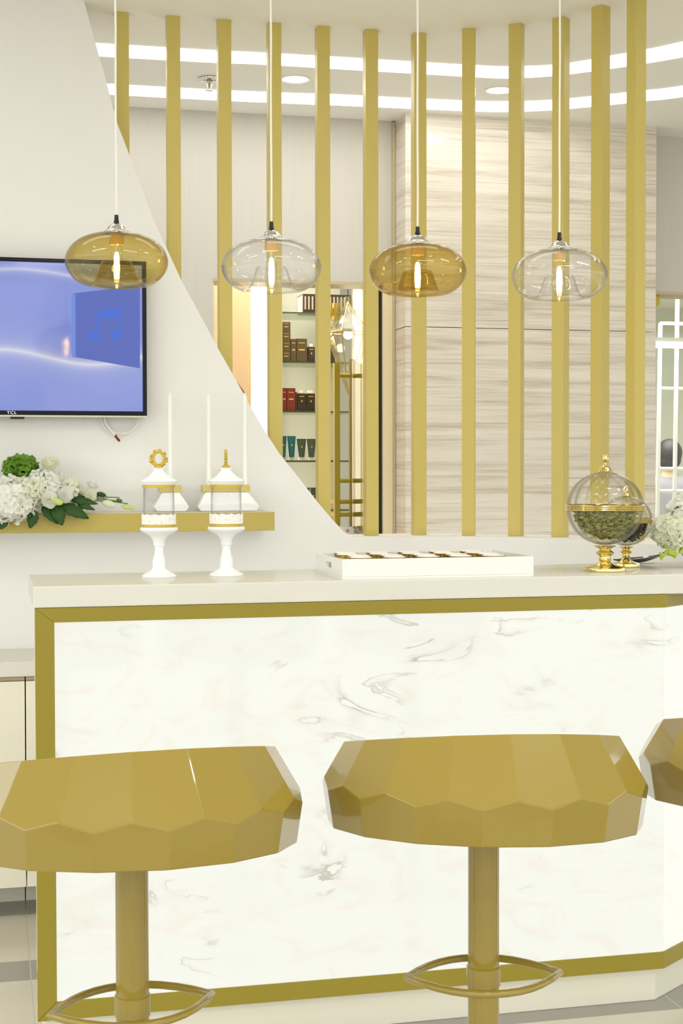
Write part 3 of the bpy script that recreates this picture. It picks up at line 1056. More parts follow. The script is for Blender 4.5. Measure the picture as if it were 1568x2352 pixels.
# ------------------------------------------------------------------ apothecary jars on the bar
def jar(loc, label, rot):
    t = thing('candy_jar', label, 'jar', loc, rot, 'white pedestal jars on the bar')
    ped = [(.0, 0), (.0435, 0), (.0445, .002), (.041, .006), (.030, .012), (.020, .018), (.0165, .024), (.017, .033), (.0165, .042), (.0125, .056), (.0108, .068),
           (.0115, .077), (.0140, .0785), (.0138, .083), (.0155, .093), (.022, .103), (.036, .111), (.0455, .116), (.0475, .120), (.0460, .1245), (.040, .126), (.0, .126)]
    MB().lathe(ped, seg=48).build('pedestal', M['ceramic'], t, smooth=True, ang=50)
    MB().lathe([(.038, .126), (.0412, .126), (.0412, .1325), (.038, .1325)], seg=48, closed=True).build('lower_gold_ring', M['oldgold'], t, smooth=True)
    MB().shell([(.0388, .127), (.0388, .225)], seg=56).build('glass_cylinder', M['glass'], t, smooth=True, solid=.0018, off=-1)
    lc = MB()
    seg = 72
    vs, fs = [], []
    for k in range(seg):
        a = 2 * PI * k / seg
        zt = .1555 + .0028 * abs(math.sin(a * 6)) + .001 * math.sin(a * 30)
        for z in (.1325, zt):
            rr = .0412 + .0012 * math.sin(a * 24)
            vs.append((rr * math.cos(a), rr * math.sin(a), z))
    for k in range(seg):
        k2 = (k + 1) % seg
        fs.append((2 * k, 2 * k2, 2 * k2 + 1, 2 * k + 1))
    lc.add(vs, fs).build('lace_band', M['lace'], t, solid=.0008, off=1)
    MB().lathe([(.038, .2245), (.0412, .2245), (.0412, .2315), (.038, .2315)], seg=48, closed=True).build('upper_gold_ring', M['oldgold'], t, smooth=True)
    MB().lathe([(.0, .2315), (.0415, .2315), (.0475, .240), (.0445, .2435), (.034, .2485), (.025, .2545), (.019, .261), (.0135, .266), (.0125, .2685), (.0145, .271), (.0135, .2735), (.0, .2745)],
               seg=48).build('lid', M['ceramic'], t, smooth=True, ang=50)
    fn = MB()
    ring = [(.0130 * math.cos(a), 0, .2975 + .0165 * math.sin(a)) for a in [2 * PI * k / 28 for k in range(28)]]
    fn.tube(ring, .0032, 8, closed=True)
    for k in range(15):
        a = -PI / 2 + R(30) + (2 * PI - R(60)) * k / 14
        tg = Matrix.Rotation(-a + (R(35) if k % 2 else R(-35)), 3, 'Y')
        fn.ball((.0172 * math.cos(a), .001 * (k % 2), .2975 + .0185 * math.sin(a)), .0052, 8, 6, (1.25, .7, .6), tg)
    for sx in (-1, 1):                           # bow ends at the foot
        fn.ball((sx * .0125, 0, .2845), .0045, 8, 6, (1.3, .8, .8))
        fn.ball((sx * .0205, 0, .2985), .0030, 8, 6)
    fn.ball((-.0205, 0, .2905), .0035, 8, 6)
    fn.ball((.0205, 0, .2905), .0035, 8, 6)
    fn.box((-.006, -.003, .3145), (.006, .003, .3185))
    fn.lathe([(.0, .2745), (.011, .2745), (.0105, .278), (.006, .282), (.0, .283)], seg=20)
    fn.build('wreath_finial', M['oldgold'], t, smooth=True, ang=50)
    return t


jar((.414, 3.735, 1.1), 'white pedestal glass jar with gold wreath finial seen face on', R(-6))
jar((.585, 3.738, 1.1), 'white pedestal glass jar with gold finial seen edge on', R(84))

# ------------------------------------------------------------------ tray with twenty cups
tray = thing('serving_tray', 'white acrylic tray of little gold cups standing on the bar', 'tray', (.838, 3.528, 1.1))
TW, TD, TH, TT = .495, .302, .0495, .007
MB().box((0, 0, 0), (TW, TD, .005)).build('base', M['acrylic'], tray)
box_obj('side_panel', (TT, 0, .0052), (TW - TT, TT, TH), M['acrylic'], tray, bevel=.0006)
box_obj('side_panel', (TT, TD - TT, .0052), (TW - TT, TD, TH), M['acrylic'], tray, bevel=.0006)
for x0 in (0, TW - TT):                          # end panels with hand slots
    e_ = MB()
    ya, yb_, za, zb_ = .122, .180, .020, .035
    for a, b_ in (((x0, 0, .0052), (x0 + TT, ya, TH)), ((x0, yb_, .0052), (x0 + TT, TD, TH)),
                  ((x0, ya, .0052), (x0 + TT, yb_, za)), ((x0, ya, zb_), (x0 + TT, yb_, TH))):
        e_.box(a, b_)
    e_.build('end_panel', M['acrylic'], tray)
rows = ['front row', 'second row', 'third row', 'back row']
cols = ['leftmost', 'second from left', 'middle', 'second from right', 'rightmost']
cup0 = None
for j in range(4):
    for i in range(5):
        x = .838 + .058 + i * .0865 + (.012 if j % 2 else 0)
        y = 3.528 + .045 + j * .0705
        lb = 'gold-pleated cup with white filling, %s of the %s in the tray' % (cols[i], rows[j])
        if cup0 is None:
            cup0 = thing('dessert_cup', lb, 'cup', (x, y, 1.105), 0, 'gold cups in the white tray')
            MB().lathe([(.0, 0), (.021, 0), (.0305, .0455), (.0292, .0455), (.0205, .002), (.0, .002)], seg=64, rib=(30, .05)).build('cup', M['foil'], cup0, smooth=True, ang=50)
            MB().lathe([(.0, .030), (.0265, .030), (.0285, .0455), (.024, .0475), (.012, .0485), (.0, .0488)], seg=40).build('filling', M['cream'], cup0, smooth=True, ang=50)
        else:
            dup(cup0, (x, y, 1.105), random.uniform(0, 3), lb)

# ------------------------------------------------------------------ glass globe jars
def globe(loc, r, label, content, cmat, n_pods, pr):
    t = thing('globe_jar', label, 'jar', loc, 0, 'ribbed glass globe jars on gold stands')
    s = r / .099
    zc = .168 * s if s > .9 else .128
    zb = zc - r
    f = .0565 * (1 if s > .9 else .68)
    stem = [(.0, 0), (f, 0), (f * 1.01, .004), (f * .98, .010), (f * .82, .012), (f * .55, .015), (f * .34, .020), (f * .24, .026)]
    h0, h1 = .026, zb - .002
    for q, rr in ((.0, .24), (.12, .30), (.22, .26), (.34, .27), (.48, .40), (.58, .42), (.66, .32), (.74, .24), (.84, .30), (.94, .46), (1.0, .52)):
        stem.append((f * rr, h0 + (h1 - h0) * q))
    stem.append((0, h1 + .001))
    MB().lathe(stem, seg=40).build('stand', M['brass'], t, smooth=True, ang=40)
    up, lo = [], []
    for k in range(13):
        a = R(3 + (87 - 3) * k / 12)
        lo.append((r * math.sin(a), zc - r * math.cos(a)))
        up.append((r * math.cos(R(2 + 80 * k / 12)), zc + .002 + r * .93 * math.sin(R(2 + 80 * k / 12))))
    MB().shell(lo, seg=128, rib=(16, .05)).build('bowl', M['crystal'], t, smooth=True, solid=.0022, off=-1, ang=80)
    MB().shell(up, seg=128, rib=(16, .05)).build('dome_lid', M['crystal'], t, smooth=True, solid=.0022, off=-1, ang=80)
    bd = MB()
    for dz in (-.0052, 0, .0052):
        bd.lathe([(r * 1.035 + .0026 * math.cos(a), zc + dz * s + .0025 * math.sin(a)) for a in [2 * PI * k / 8 for k in range(8)]], seg=64, closed=True)
    bd.build('gold_band', M['brass'], t, smooth=True)
    ztop = zc + .002 + r * .93 * math.sin(R(82))
    MB().lathe([(q * s, ztop + z_ * s) for q, z_ in ((.0, -.002), (.019, -.002), (.020, .002), (.017, .006), (.015, .011), (.009, .017), (.0045, .021), (.0045, .025), (.007, .028), (.0098, .034),
                                                     (.0092, .041), (.005, .046), (.0, .047))], seg=32).build('finial', M['brass'], t, smooth=True, ang=50)
    # contents: heap of pods filling the lower bowl
    rnd = random.Random(3)
    p = MB()
    ri = r * .93
    k = 0
    while k < n_pods:
        v = Vector((rnd.uniform(-1, 1), rnd.uniform(-1, 1), rnd.uniform(-1, .02)))
        L_ = v.length
        if L_ > .99 or (L_ < .80 and v.z < -.10):
            continue
        rot = Matrix.Rotation(rnd.uniform(0, PI), 3, 'Z') @ Matrix.Rotation(rnd.uniform(0, PI), 3, 'X')
        p.ball(Vector((0, 0, zc)) + v * (ri - pr), pr * rnd.uniform(.8, 1.15), 6, 5, (1, .42, .36), rot)
        k += 1
    lo2 = [(0, zc - ri * .80)] + [(ri * .78 * math.sin(R(a)), zc - ri * .78 * math.cos(R(a))) for a in range(10, 90, 10)] + [(0, zc - .008)]
    cc = p.build(content, cmat, t, smooth=True, ang=60)
    cc['kind'] = 'stuff'
    MB().lathe(lo2, seg=32).build(content + '_bed', cmat, cc, smooth=True)['kind'] = 'stuff'
    return t


globe((1.578, 3.648, 1.1), .099, 'large ribbed glass globe jar of green pods on a gold stand', 'cardamom_pods', M['pod'], 1500, .0078)
globe((1.702, 3.79, 1.1), .070, 'smaller ribbed glass globe jar of dark tea behind the green-filled one', 'tea_leaves', M['blackseed'], 1100, .0040)

# black glossy leaf-shaped dish behind the globes
bd = MB()
pts_, fs_ = [], []
n_ = 22
for i in range(n_ + 1):
    u = i / n_
    x_ = -.085 + .17 * u
    wdt = .027 * math.sin(PI * min(1, u * 1.02) ** .75) + .0008
    lift = .004 + .016 * (2 * abs(u - .42)) ** 2.2
    for k in range(7):
        v = (k - 3) / 3
        pts_.append((x_, v * wdt, lift + .012 * v * v * math.sin(PI * u)))
for i in range(n_):
    for k in range(6):
        fs_.append((i * 7 + k, (i + 1) * 7 + k, (i + 1) * 7 + k + 1, i * 7 + k + 1))
o = bd.add(pts_, fs_).build('leaf_dish', M['blackgloss'], smooth=True, solid=.003, off=-1)
o.location = (1.80, 3.925, 1.1005)
o.rotation_euler = (0, 0, R(12))
tag(o, 'black glossy leaf-shaped dish on the bar behind the globe jars', 'dish')

# ------------------------------------------------------------------ flowers
def petal_fan(mb, c, nrm, size, rnd, n=4):
    """one four-petal floret facing nrm"""
    nrm = nrm.normalized()
    t1 = nrm.cross(Vector((rnd.uniform(-1, 1), rnd.uniform(-1, 1), rnd.uniform(-1, 1)))).normalized()
    t2 = nrm.cross(t1)
    a0 = rnd.uniform(0, PI)
    for k in range(n):
        a = a0 + 2 * PI * k / n
        d = t1 * math.cos(a) + t2 * math.sin(a)
        s = nrm.cross(d)
        L_ = size * rnd.uniform(.85, 1.1)
        wd = size * .52
        cup = rnd.uniform(.10, .5) * size
        v0 = c - nrm * size * .10
        v1 = c + d * L_ * .55 + s * wd + nrm * cup * .45
        v2 = c + d * L_ * 1.0 + s * wd * .55 + nrm * cup * rnd.uniform(.5, 1.2)
        v3 = c + d * L_ * 1.06 + nrm * cup * .75
        v4 = c + d * L_ * 1.0 - s * wd * .55 + nrm * cup * rnd.uniform(.5, 1.2)
        v5 = c + d * L_ * .55 - s * wd + nrm * cup * .45
        mb.add([v0, v1, v2, v3, v4, v5], [(0, 1, 2, 3), (0, 3, 4, 5)])


def hydrangea(name, c, r, m_, parent, n=150, size=.0125, seed=1, sq=(1, 1, .85)):
    rnd = random.Random(seed)
    mb = MB()
    for k in range(n):
        z = 1 - 2 * (k + .5) / n
        a = k * 2.39996
        rr = math.sqrt(1 - z * z)
        v = Vector((rr * math.cos(a), rr * math.sin(a), z))
        jit = rnd.uniform(.90, 1.10)
        p = Vector(c) + Vector((v.x * sq[0], v.y * sq[1], v.z * sq[2])) * (r * jit)
        nn = v + Vector((rnd.uniform(-.5, .5), rnd.uniform(-.5, .5), rnd.uniform(-.5, .5)))
        petal_fan(mb, p, nn, size * 1.28, rnd)
    mb.ball(c, r * .78, 14, 10, sq)
    return mb.build(name, m_, parent, smooth=True, ang=25)


def lisianthus(c, nrm, r, m_, parent, seed=1, name='rose_bloom'):
    """ruffled cup-shaped bloom of overlapping petals"""
    rnd = random.Random(seed)
    nrm = Vector(nrm).normalized()
    t1 = nrm.cross(Vector((.3, .2, 1))).normalized()
    t2 = nrm.cross(t1)
    mb = MB()
    c = Vector(c)
    for layer in range(4):
        q = 1 - layer * .23
        n = 6 - layer
        for k in range(n):
            a = 2 * PI * k / n + layer * .6 + rnd.uniform(-.1, .1)
            vs = []
            for i in range(4):
                for j in range(5):
                    u = i / 3
                    v = (j - 2) / 2
                    aa = a + v * (.62 + .1 * layer)
                    rad = r * q * (0.10 + .92 * math.sin(u * PI / 2)) * (1 - .08 * abs(v))
                    hh = r * (.05 + .75 * u ** 1.6 * (.55 + .25 * layer)) * (1 - .12 * v * v) - r * .35
                    rad += rnd.uniform(-.05, .05) * r * u
                    hh += rnd.uniform(-.05, .05) * r * u
                    vs.append(c + (t1 * math.cos(aa) + t2 * math.sin(aa)) * rad + nrm * hh)
            fs = [(i * 5 + j, i * 5 + j + 1, i * 5 + j + 6, i * 5 + j + 5) for i in range(3) for j in range(4)]
            mb.add(vs, fs)
    return mb.build(name, m_, parent, smooth=True, ang=70)


def leaf(mb, base, tip, width, rnd, droop=.1):
    base, tip = Vector(base), Vector(tip)
    d = tip - base
    L_ = d.length
    s = d.cross(Vector((0, -1, .3))).normalized()
    nn = s.cross(d).normalized()
    n = 8
    vs = []
    for i in range(n + 1):
        u = i / n
        wv = width * math.sin(PI * u ** .8) ** .8 if 0 < u < 1 else .0005
        ser = 1 + (.10 if i % 2 else -.05)
        cpt = base + d * u + nn * math.sin(PI * u) * L_ * droop
        vs += [cpt + s * wv * ser + nn * width * .25, cpt, cpt - s * wv * ser + nn * width * .25]
    fs = []
    for i in range(n):
        fs += [(i * 3, i * 3 + 3, i * 3 + 4, i * 3 + 1), (i * 3 + 1, i * 3 + 4, i * 3 + 5, i * 3 + 2)]
    mb.add(vs, fs)


fl = thing('flower_arrangement', 'white hydrangea arrangement with green leaves lying on the gold shelf', 'flowers', (.1, 4.84, 1.234))


def L3(x, y, z):
    return (x - .1, y - 4.84, z - 1.234)


rnd = random.Random(5)
hydrangea('hydrangea_head', L3(.060, 4.755, 1.276), .078, M['petal'], fl, 190, .0135, 2)
hydrangea('hydrangea_head', L3(.172, 4.79, 1.318), .058, M['petal'], fl, 130, .013, 3)
hydrangea('hydrangea_head', L3(.228, 4.81, 1.300), .050, M['petal2'], fl, 110, .013, 4)
hydrangea('hydrangea_head', L3(-.05, 4.80, 1.30), .070, M['petal'], fl, 130, .0135, 6)
hydrangea('hydrangea_head', L3(.120, 4.76, 1.300), .050, M['petal2'], fl, 100, .0125, 8)
g_ = hydrangea('hydrangea_head', L3(.098, 4.83, 1.378), .046, M['petalgreen'], fl, 90, .0125, 9, (1.05, 1, .75))
g_['label'] = 'lime green hydrangea head'
lisianthus(L3(.190, 4.80, 1.392), (-.1, -.7, .6), .030, M['petal2'], fl, 11)
lisianthus(L3(.182, 4.715, 1.278), (.2, -1, .15), .028, M['petal'], fl, 12)
lisianthus(L3(.232, 4.735, 1.292), (.3, -1, .1), .026, M['petal'], fl, 13)
lisianthus(L3(.292, 4.80, 1.308), (.4, -.6, .6), .028, M['petal'], fl, 14)
lisianthus(L3(.322, 4.82, 1.322), (.3, -.5, .8), .021, M['petal'], fl, 15)
lisianthus(L3(.352, 4.80, 1.283), (.5, -.7, .4), .023, M['petal'], fl, 16)
lisianthus(L3(.313, 4.77, 1.288), (.2, -.8, .1), .020, M['petal2'], fl, 17)
sm = MB()
for a, b_ in (((.24, 4.80, 1.29), (.40, 4.79, 1.270)), ((.22, 4.80, 1.28), (.375, 4.80, 1.266)), ((.25, 4.79, 1.283), (.432, 4.785, 1.262)), ((.23, 4.80, 1.27), (.36, 4.80, 1.29)), ((.26, 4.8, 1.28), (.405, 4.79, 1.282))):
    sm.tube([L3(*a), L3((a[0] + b_[0]) / 2, 4.79, (a[2] + b_[2]) / 2 + .004), L3(*b_)], .0018, 6)
sm.build('stem', M['stem'], fl, smooth=True)
for i_, (x_, z_, rr, mm, ax_) in enumerate(((.425, 1.252, .0075, 'budgreen', .9), (.441, 1.249, .007, 'budgreen', .9), (.372, 1.262, .0125, 'petal2', .7), (.205, 1.272, .011, 'budgreen', .2), (.348, 1.292, .008, 'leaf', .9), (.405, 1.273, .0055, 'stem', 1.2))):
    MB().ball(L3(x_, 4.79 if x_ > .3 else 4.72, z_), rr, 10, 8, (1.9, 1, 1), Matrix.Rotation(R(18), 3, 'Y')).build('flower_bud', M[mm], fl, smooth=True)
for a, b_, wd in (((.14, 4.74, 1.245), (.123, 4.735, 1.188), .017), ((.20, 4.745, 1.262), (.222, 4.735, 1.196), .021), ((.215, 4.75, 1.26), (.305, 4.74, 1.216), .020), ((.16, 4.75, 1.255), (.21, 4.735, 1.200), .016),
                  ((.27, 4.76, 1.262), (.325, 4.75, 1.243), .010), ((.045, 4.74, 1.22), (.035, 4.735, 1.186), .016), ((.09, 4.80, 1.34), (.135, 4.79, 1.352), .012), ((.23, 4.78, 1.30), (.29, 4.775, 1.285), .010),
                  ((.25, 4.77, 1.275), (.335, 4.76, 1.262), .012)):
    lf = MB()
    leaf(lf, L3(*a), L3(*b_), wd, rnd)
    lf.build('leaf', M['leaf'], fl, smooth=True, solid=.0006, ang=60)

f2_ = thing('flower_arrangement', 'white hydrangea arrangement with lime orchids at the right end of the bar', 'flowers', (1.93, 3.78, 1.1))


def L4(x, y, z):
    return (x - 1.93, y - 3.78, z - 1.1)


hydrangea('hydrangea_head', L4(1.792, 3.70, 1.200), .046, M['petal2'], f2_, 140, .0115, 21)
hydrangea('hydrangea_head', L4(1.868, 3.75, 1.245), .056, M['petal'], f2_, 150, .0115, 22)
hydrangea('hydrangea_head', L4(1.935, 3.74, 1.21), .062, M['petal'], f2_, 130, .012, 23)
hydrangea('hydrangea_head', L4(2.00, 3.79, 1.26), .070, M['petal2'], f2_, 120, .012, 24)
lisianthus(L4(1.875, 3.70, 1.203), (-.2, -1, .2), .026, M['petal2'], f2_, 25)
sm = MB()
sm.tube([L4(1.88, 3.72, 1.175), L4(1.83, 3.71, 1.168), L4(1.79, 3.70, 1.152), L4(1.752, 3.70, 1.135)], .0016, 6)
sm.tube([L4(1.90, 3.70, 1.16), L4(1.86, 3.69, 1.145), L4(1.82, 3.69, 1.137)], .0016, 6)
sm.tube([L4(1.93, 3.76, 1.101), L4(1.93, 3.76, 1.17)], .012, 8)
sm.build('stem', M['stem'], f2_, smooth=True)
oc = MB()
ro = random.Random(9)
for (x_, z_, s_) in ((1.765, 1.136, .010), (1.782, 1.146, .011), (1.800, 1.141, .012), (1.822, 1.150, .015), (1.845, 1.143, .016), (1.868, 1.150, .017), (1.850, 1.163, .014), (1.89, 1.155, .016), (1.832, 1.137, .012), (1.772, 1.158, .006)):
    for k in range(5):
        rt = Matrix.Rotation(ro.uniform(0, PI), 3, 'Y') @ Matrix.Rotation(ro.uniform(-.5, .5), 3, 'Z')
        oc.ball(Vector(L4(x_, 3.69, z_)) + Vector((ro.uniform(-.006, .006), ro.uniform(-.008, .008), ro.uniform(-.005, .005))), s_ * .62, 7, 5, (1.5, .35, .7), rt)
oc.build('orchid_spray', M['orchid'], f2_, smooth=True)
lf = MB()
leaf(lf, L4(1.90, 3.76, 1.27), L4(1.862, 3.74, 1.325), .010, rnd)
lf.build('leaf', M['leaf'], f2_, smooth=True, solid=.0006)

# ------------------------------------------------------------------ candle holders and tapers on the shelf
def holder(x0, x1, bx0, bx1, label):
    xc = (x0 + x1) / 2
    t = thing('candle_holder', label, 'candle holder', (xc, 4.862, 1.2345), 0, 'ceramic candle holders on the shelf')
    b_ = MB()
    w0, w1 = bx0 - xc, bx1 - xc
    u0, u1 = x0 - xc + .008, x1 - xc - .008
    pts = [(w0 + .010, 0), (w1 - .010, 0), (w1, .014), (w1 - .004, .022), (u1, .062), (u0, .062), (w0 + .004, .022), (w0, .014)]
    b_.prism_y(pts, -.028, .028).build('base', M['ceramic'], t, bevel=.003)
    MB().box((x0 - xc, -.02, .0625), (x1 - xc, .02, .086)).build('gold_collar', M['gold'], t, bevel=.0008)
    return t


def taper(x, label):
    prof = [(.0, .0), (.0085, .0), (.0082, .26), (.0078, .285), (.0065, .292), (.0022, .302), (.0, .3035)]
    t = thing('taper_candle', label, 'candle', (x, 4.862, 1.3207), 0, 'white taper candles on the shelf')
    MB().lathe(prof, seg=24).build('wax_body', M['wax'], t, smooth=True, ang=50)
    MB().tube([(0, 0, .303), (.0006, 0, .309), (.0012, 0, .313)], .0009, 6).build('wick', M['cord'], t, smooth=True)


holder(.538, .612, .520, .635, 'single white ceramic candle holder with gold collar behind the left jar')
holder(.680, .838, .664, .868, 'wide white ceramic candle holder with long gold collar for two candles')
taper(.577, 'tall white taper candle behind the jar with the face-on wreath, leftmost of three')
taper(.704, 'tall white taper candle, middle of three on the shelf')
taper(.825, 'tall white taper candle near the sloping wall edge, rightmost of three')

# ------------------------------------------------------------------ bar stools
def stool(loc, rot, label, ringrot=0):
    t = thing('bar_stool', label, 'bar stool', loc, 0, 'gold faceted bar stools')
    N = 16
    face = math.atan2(-loc[0], loc[1])
    sh = MB()

    def P(a, r, z):                             # a = 0 faces the customer side (towards -y)
        return (r * math.sin(a + rot), -r * math.cos(a + rot), z)
    rim, up, lo, bt = [], [], [], []
    h_ = PI / N
    kk, k2, rl, ch = .62, .14, .2585, math.cos(h_)

    def cone(z):                                # radius of the upper facets' edges at height z (before the tilt)
        return .262 - kk * (z - .868)

    def low(z):                                 # radius of the lower facets' planes at height z
        return rl + k2 * (z - .868)
    z_up = .868 + (.262 - rl) / (kk + k2)
    z_lo = .868 + (.262 * ch * ch - rl) / (kk * ch * ch + k2)
    for i in range(N):
        al = 2 * PI * i / N
        au = 2 * PI * (i + .5) / N
        c, s = math.cos(al + rot - face), math.cos(au + rot - face)

        def tilt(z, r, q):
            return z + .016 * q * r / .26
        s2 = math.cos(au + rot - face - R(10))
        zr = .932 + .044 * s2 - .03 * max(0, -s2)
        rim.append(P(au, cone(zr - .012 * s - .004), zr))
        up.append(P(au, cone(z_up), tilt(z_up, cone(z_up), s)))
        lo.append(P(al, low(z_lo) / ch, tilt(z_lo, .264, c)))
        bt.append(P(al, low(.795) / ch, .795 + .024 * c))
    vs = rim + up + lo + bt
    fs = []
    for i in range(N):
        p = (i - 1) % N
        # upper pentagon between up-vertices p and i, apex at lo[i]
        fs.append((p, N + p, 2 * N + i, N + i, i))
        # lower pentagon between lo[i] and lo[i+1], apex at up[i]
        j = (i + 1) % N
        fs.append((2 * N + i, 3 * N + i, 3 * N + j, 2 * N + j, N + i))
    # underside
    un_ = len(vs)
    for i in range(N):
        al = 2 * PI * i / N
        vs.append(P(al, .10, .792))
    for i in range(N):
        j = (i + 1) % N
        fs.append((3 * N + i, un_ + i, un_ + j, 3 * N + j))
    fs.append(tuple(un_ + i for i in range(N)))
    sh.add(vs, fs)
    me_o = sh.build('faceted_shell', M['stool'], t)
    md = me_o.modifiers.new('thickness', 'SOLIDIFY')
    md.thickness = .008
    md.offset = -1
    md = me_o.modifiers.new('bevel', 'BEVEL')
    md.width = .0018
    md.segments = 2
    md.limit_method = 'ANGLE'
    md.angle_limit = R(12)
    MB().lathe([(.0, .797), (.17, .812), (.205, .83), (.195, .838), (.15, .843), (.0, .840)], seg=40).build('seat_cushion', M['stool_dark'], t, smooth=True)
    MB().lathe([(.0, .772), (.04, .774), (.045, .786), (.0, .786)], seg=32).build('seat_plate', M['goldbar'], t, smooth=True)
    MB().lathe([(.0, .03), (.0252, .03), (.0252, .785), (.0, .785)], seg=40).build('pole', M['stool'], t, smooth=True)
    MB().lathe([(.0, 0), (.205, 0), (.208, .006), (.19, .013), (.07, .022), (.034, .034), (.03, .05), (.0, .05)], seg=56).build('base', M['stool'], t, smooth=True, ang=40)
    ring = []
    for sgn in (1, -1):                          # lens-shaped footrest: two bowed bars meeting at rounded corners
        for k in range(13):
            u = -1 + 2 * k / 12
            x_ = .126 * u * sgn
            y_ = sgn * (-.088) * (1 - abs(u) ** 2.2)
            ring.append(Vector((x_, y_, .547)))
    pts = []
    for v in ring:
        if not pts or (v - pts[-1]).length > .006:
            pts.append(v)
    if (pts[0] - pts[-1]).length < .006:
        pts.pop()
    rm = Matrix.Rotation(ringrot, 3, 'Z')
    fr_ = MB().tube([rm @ v for v in pts], .0062, 10, closed=True)
    fr_.tube([rm @ Vector((0, .02, .547)), rm @ Vector((0, .086, .547))], .0058, 8)
    fr_.build('footrest', M['stool'], t, smooth=True, ang=60)
    MB().lathe([(.0254, .530), (.0275, .532), (.0275, .562), (.0254, .564)], seg=32, closed=True).build('footrest_collar', M['stool'], t, smooth=True)
    return t


stool((.2075, 2.27, 0), R(11.25) + R(-5.2), 'gold faceted bar stool at the left, cut off by the photo edge', R(8))
stool((.773, 2.27, 0), R(-19), 'gold faceted bar stool standing whole in front of the bar centre', R(-8))
stool((1.345, 2.30, 0), R(-25), 'gold faceted bar stool at the right, only a sliver of shell showing', 0)

# ------------------------------------------------------------------ glass shelves and products in the niche
gl_z = [2.163, 1.917, 1.670, 1.422, 1.174]
nm_ = ['topmost, carrying the striped case', 'second from top, carrying stacked dark cartons', 'third from top, carrying red cartons', 'fourth from top, carrying tubes', 'lowest one showing, mostly behind the sloping wall']
for z, q in zip(gl_z, nm_):
    o = thing('glass_shelf', None, None, (1.6135, 7.30, z - .009))
    box_obj('pane', (-.1865, .003, 0), (.1865, .318, .008), M['doorglass'], o)
    box_obj('front_edge', (-.1865, 0, 0), (.1865, .0029, .008), M['shelfglass'], o)
    tag(o, 'dark-edged glass shelf in the niche, ' + q, 'shelf', 'glass shelves in the niche')


def px(x):
    return 1.428 + (x - 648) * .00223


def carton(x0, x1, z, h, m_, label, cat='box', print_=True, grp=None, dep=.05, y=7.31):
    a, b_ = px(x0), px(x1)
    t = thing('carton', label, cat, ((a + b_) / 2, y + dep / 2, z), 0, grp or 'product cartons on the niche shelves')
    hw = (b_ - a) / 2 - .0006
    box_obj('box', (-hw, -dep / 2, 0), (hw, dep / 2, h), m_, t, bevel=.0008)
    if print_:
        q = MB()
        q.box((-hw * .55, -dep / 2 - .0006, h * .48), (hw * .55, -dep / 2 - .0001, h * .54))
        q.ball((0, -dep / 2 - .0002, h * .51), .0032, 8, 4, (1, .1, 1))
        q.box((-hw * .6, -dep / 2 - .0006, h * .80), (hw * .6, -dep / 2 - .0001, h * .83))
        q.build('gold_print', M['goldink'], t)
    return t


levels = ['bottom', 'second', 'third', 'top']
for k in range(4):
    carton(648, 668, 1.917 + k * .049, .0485, M['olivebox'], 'small olive-brown carton, %s of the stack of four' % levels[k])
carton(668.5, 681, 1.917, .112, M['olivebox'], 'narrow dark carton beside the stack of four')
carton(681.5, 706, 1.917, .114, M['olivebox'], 'wider olive-brown carton with gold band right of the narrow one')
carton(760, 769.5, 1.917, .112, M['darkbox'], 'dark carton showing between the fifth post and glass door edge')
carton(648, 658.5, 1.670, .113, M['redbox'], 'brick red carton partly behind the fourth post')
carton(659, 679, 1.670, .113, M['redbox'], 'brick red carton with gold emblem showing its full width')
carton(680, 690, 1.670, .098, M['darkbox'], 'dark carton standing behind the left capped bottle', dep=.04, y=7.39, print_=False)


def bottle(x0, x1, z, h, label):
    a, b_ = px(x0), px(x1)
    t = thing('bottle', label, 'bottle', ((a + b_) / 2, 7.335, z), 0, 'dark capped bottles on the niche shelves')
    hw = (b_ - a) / 2 - .001
    box_obj('body', (-hw, -.02, 0), (hw, .02, h), M['darkbox'], t, bevel=.003)
    MB().lathe([(.0, h), (hw * .72, h), (hw * .72, h + .013), (hw * .66, h + .015), (.0, h + .015)], seg=24).build('cap', M['capwhite'], t, smooth=True)
    q = MB()
    q.ball((0, -.0205, h * .55), .0055, 8, 5, (.7, .1, 1))
    q.box((-hw * .6, -.0208, h * .80), (hw * .6, -.0202, h * .84))
    q.build('gold_print', M['goldink'], t)


bottle(708, 725, 1.917, .075, 'dark bottle with pearl cap beside the olive-brown cartons')
bottle(684, 703.5, 1.670, .088, 'dark bottle with pearl cap, left one beside the red cartons')
bottle(705, 725, 1.670, .088, 'dark bottle with pearl cap, right one two places from the red cartons')


def tube_(x0, x1, z, h, m_, label):
    a, b_ = px(x0), px(x1)
    t = thing('cosmetic_tube', label, 'tube', ((a + b_) / 2, 7.34, z), 0, 'cosmetic tubes on the niche shelves')
    hw = (b_ - a) / 2
    vs, fs = [], []
    seg = 20
    for i in range(6):
        u = i / 5
        rx = hw * (.62 + .38 * u)
        ry = .016 * (1 - u) + .001
        for k in range(seg):
            an = 2 * PI * k / seg
            vs.append((rx * math.cos(an), ry * math.sin(an), .016 + (h - .016) * u))
    for i in range(5):
        for k in range(seg):
            k2 = (k + 1) % seg
            fs.append((i * seg + k, i * seg + k2, (i + 1) * seg + k2, (i + 1) * seg + k))
    fs.append(tuple(5 * seg + k for k in range(seg)))
    MB().add(vs, fs).build('tube_body', m_, t, smooth=True, ang=60)
    MB().lathe([(.0, 0), (hw * .62, 0), (hw * .62, .016), (.0, .016)], seg=20).build('cap', M['capwhite'], t, smooth=True)
    MB().ball((0, -.011, h * .62), .005, 8, 5, (.8, .3, 1)).build('gold_print', M['goldink'], t)


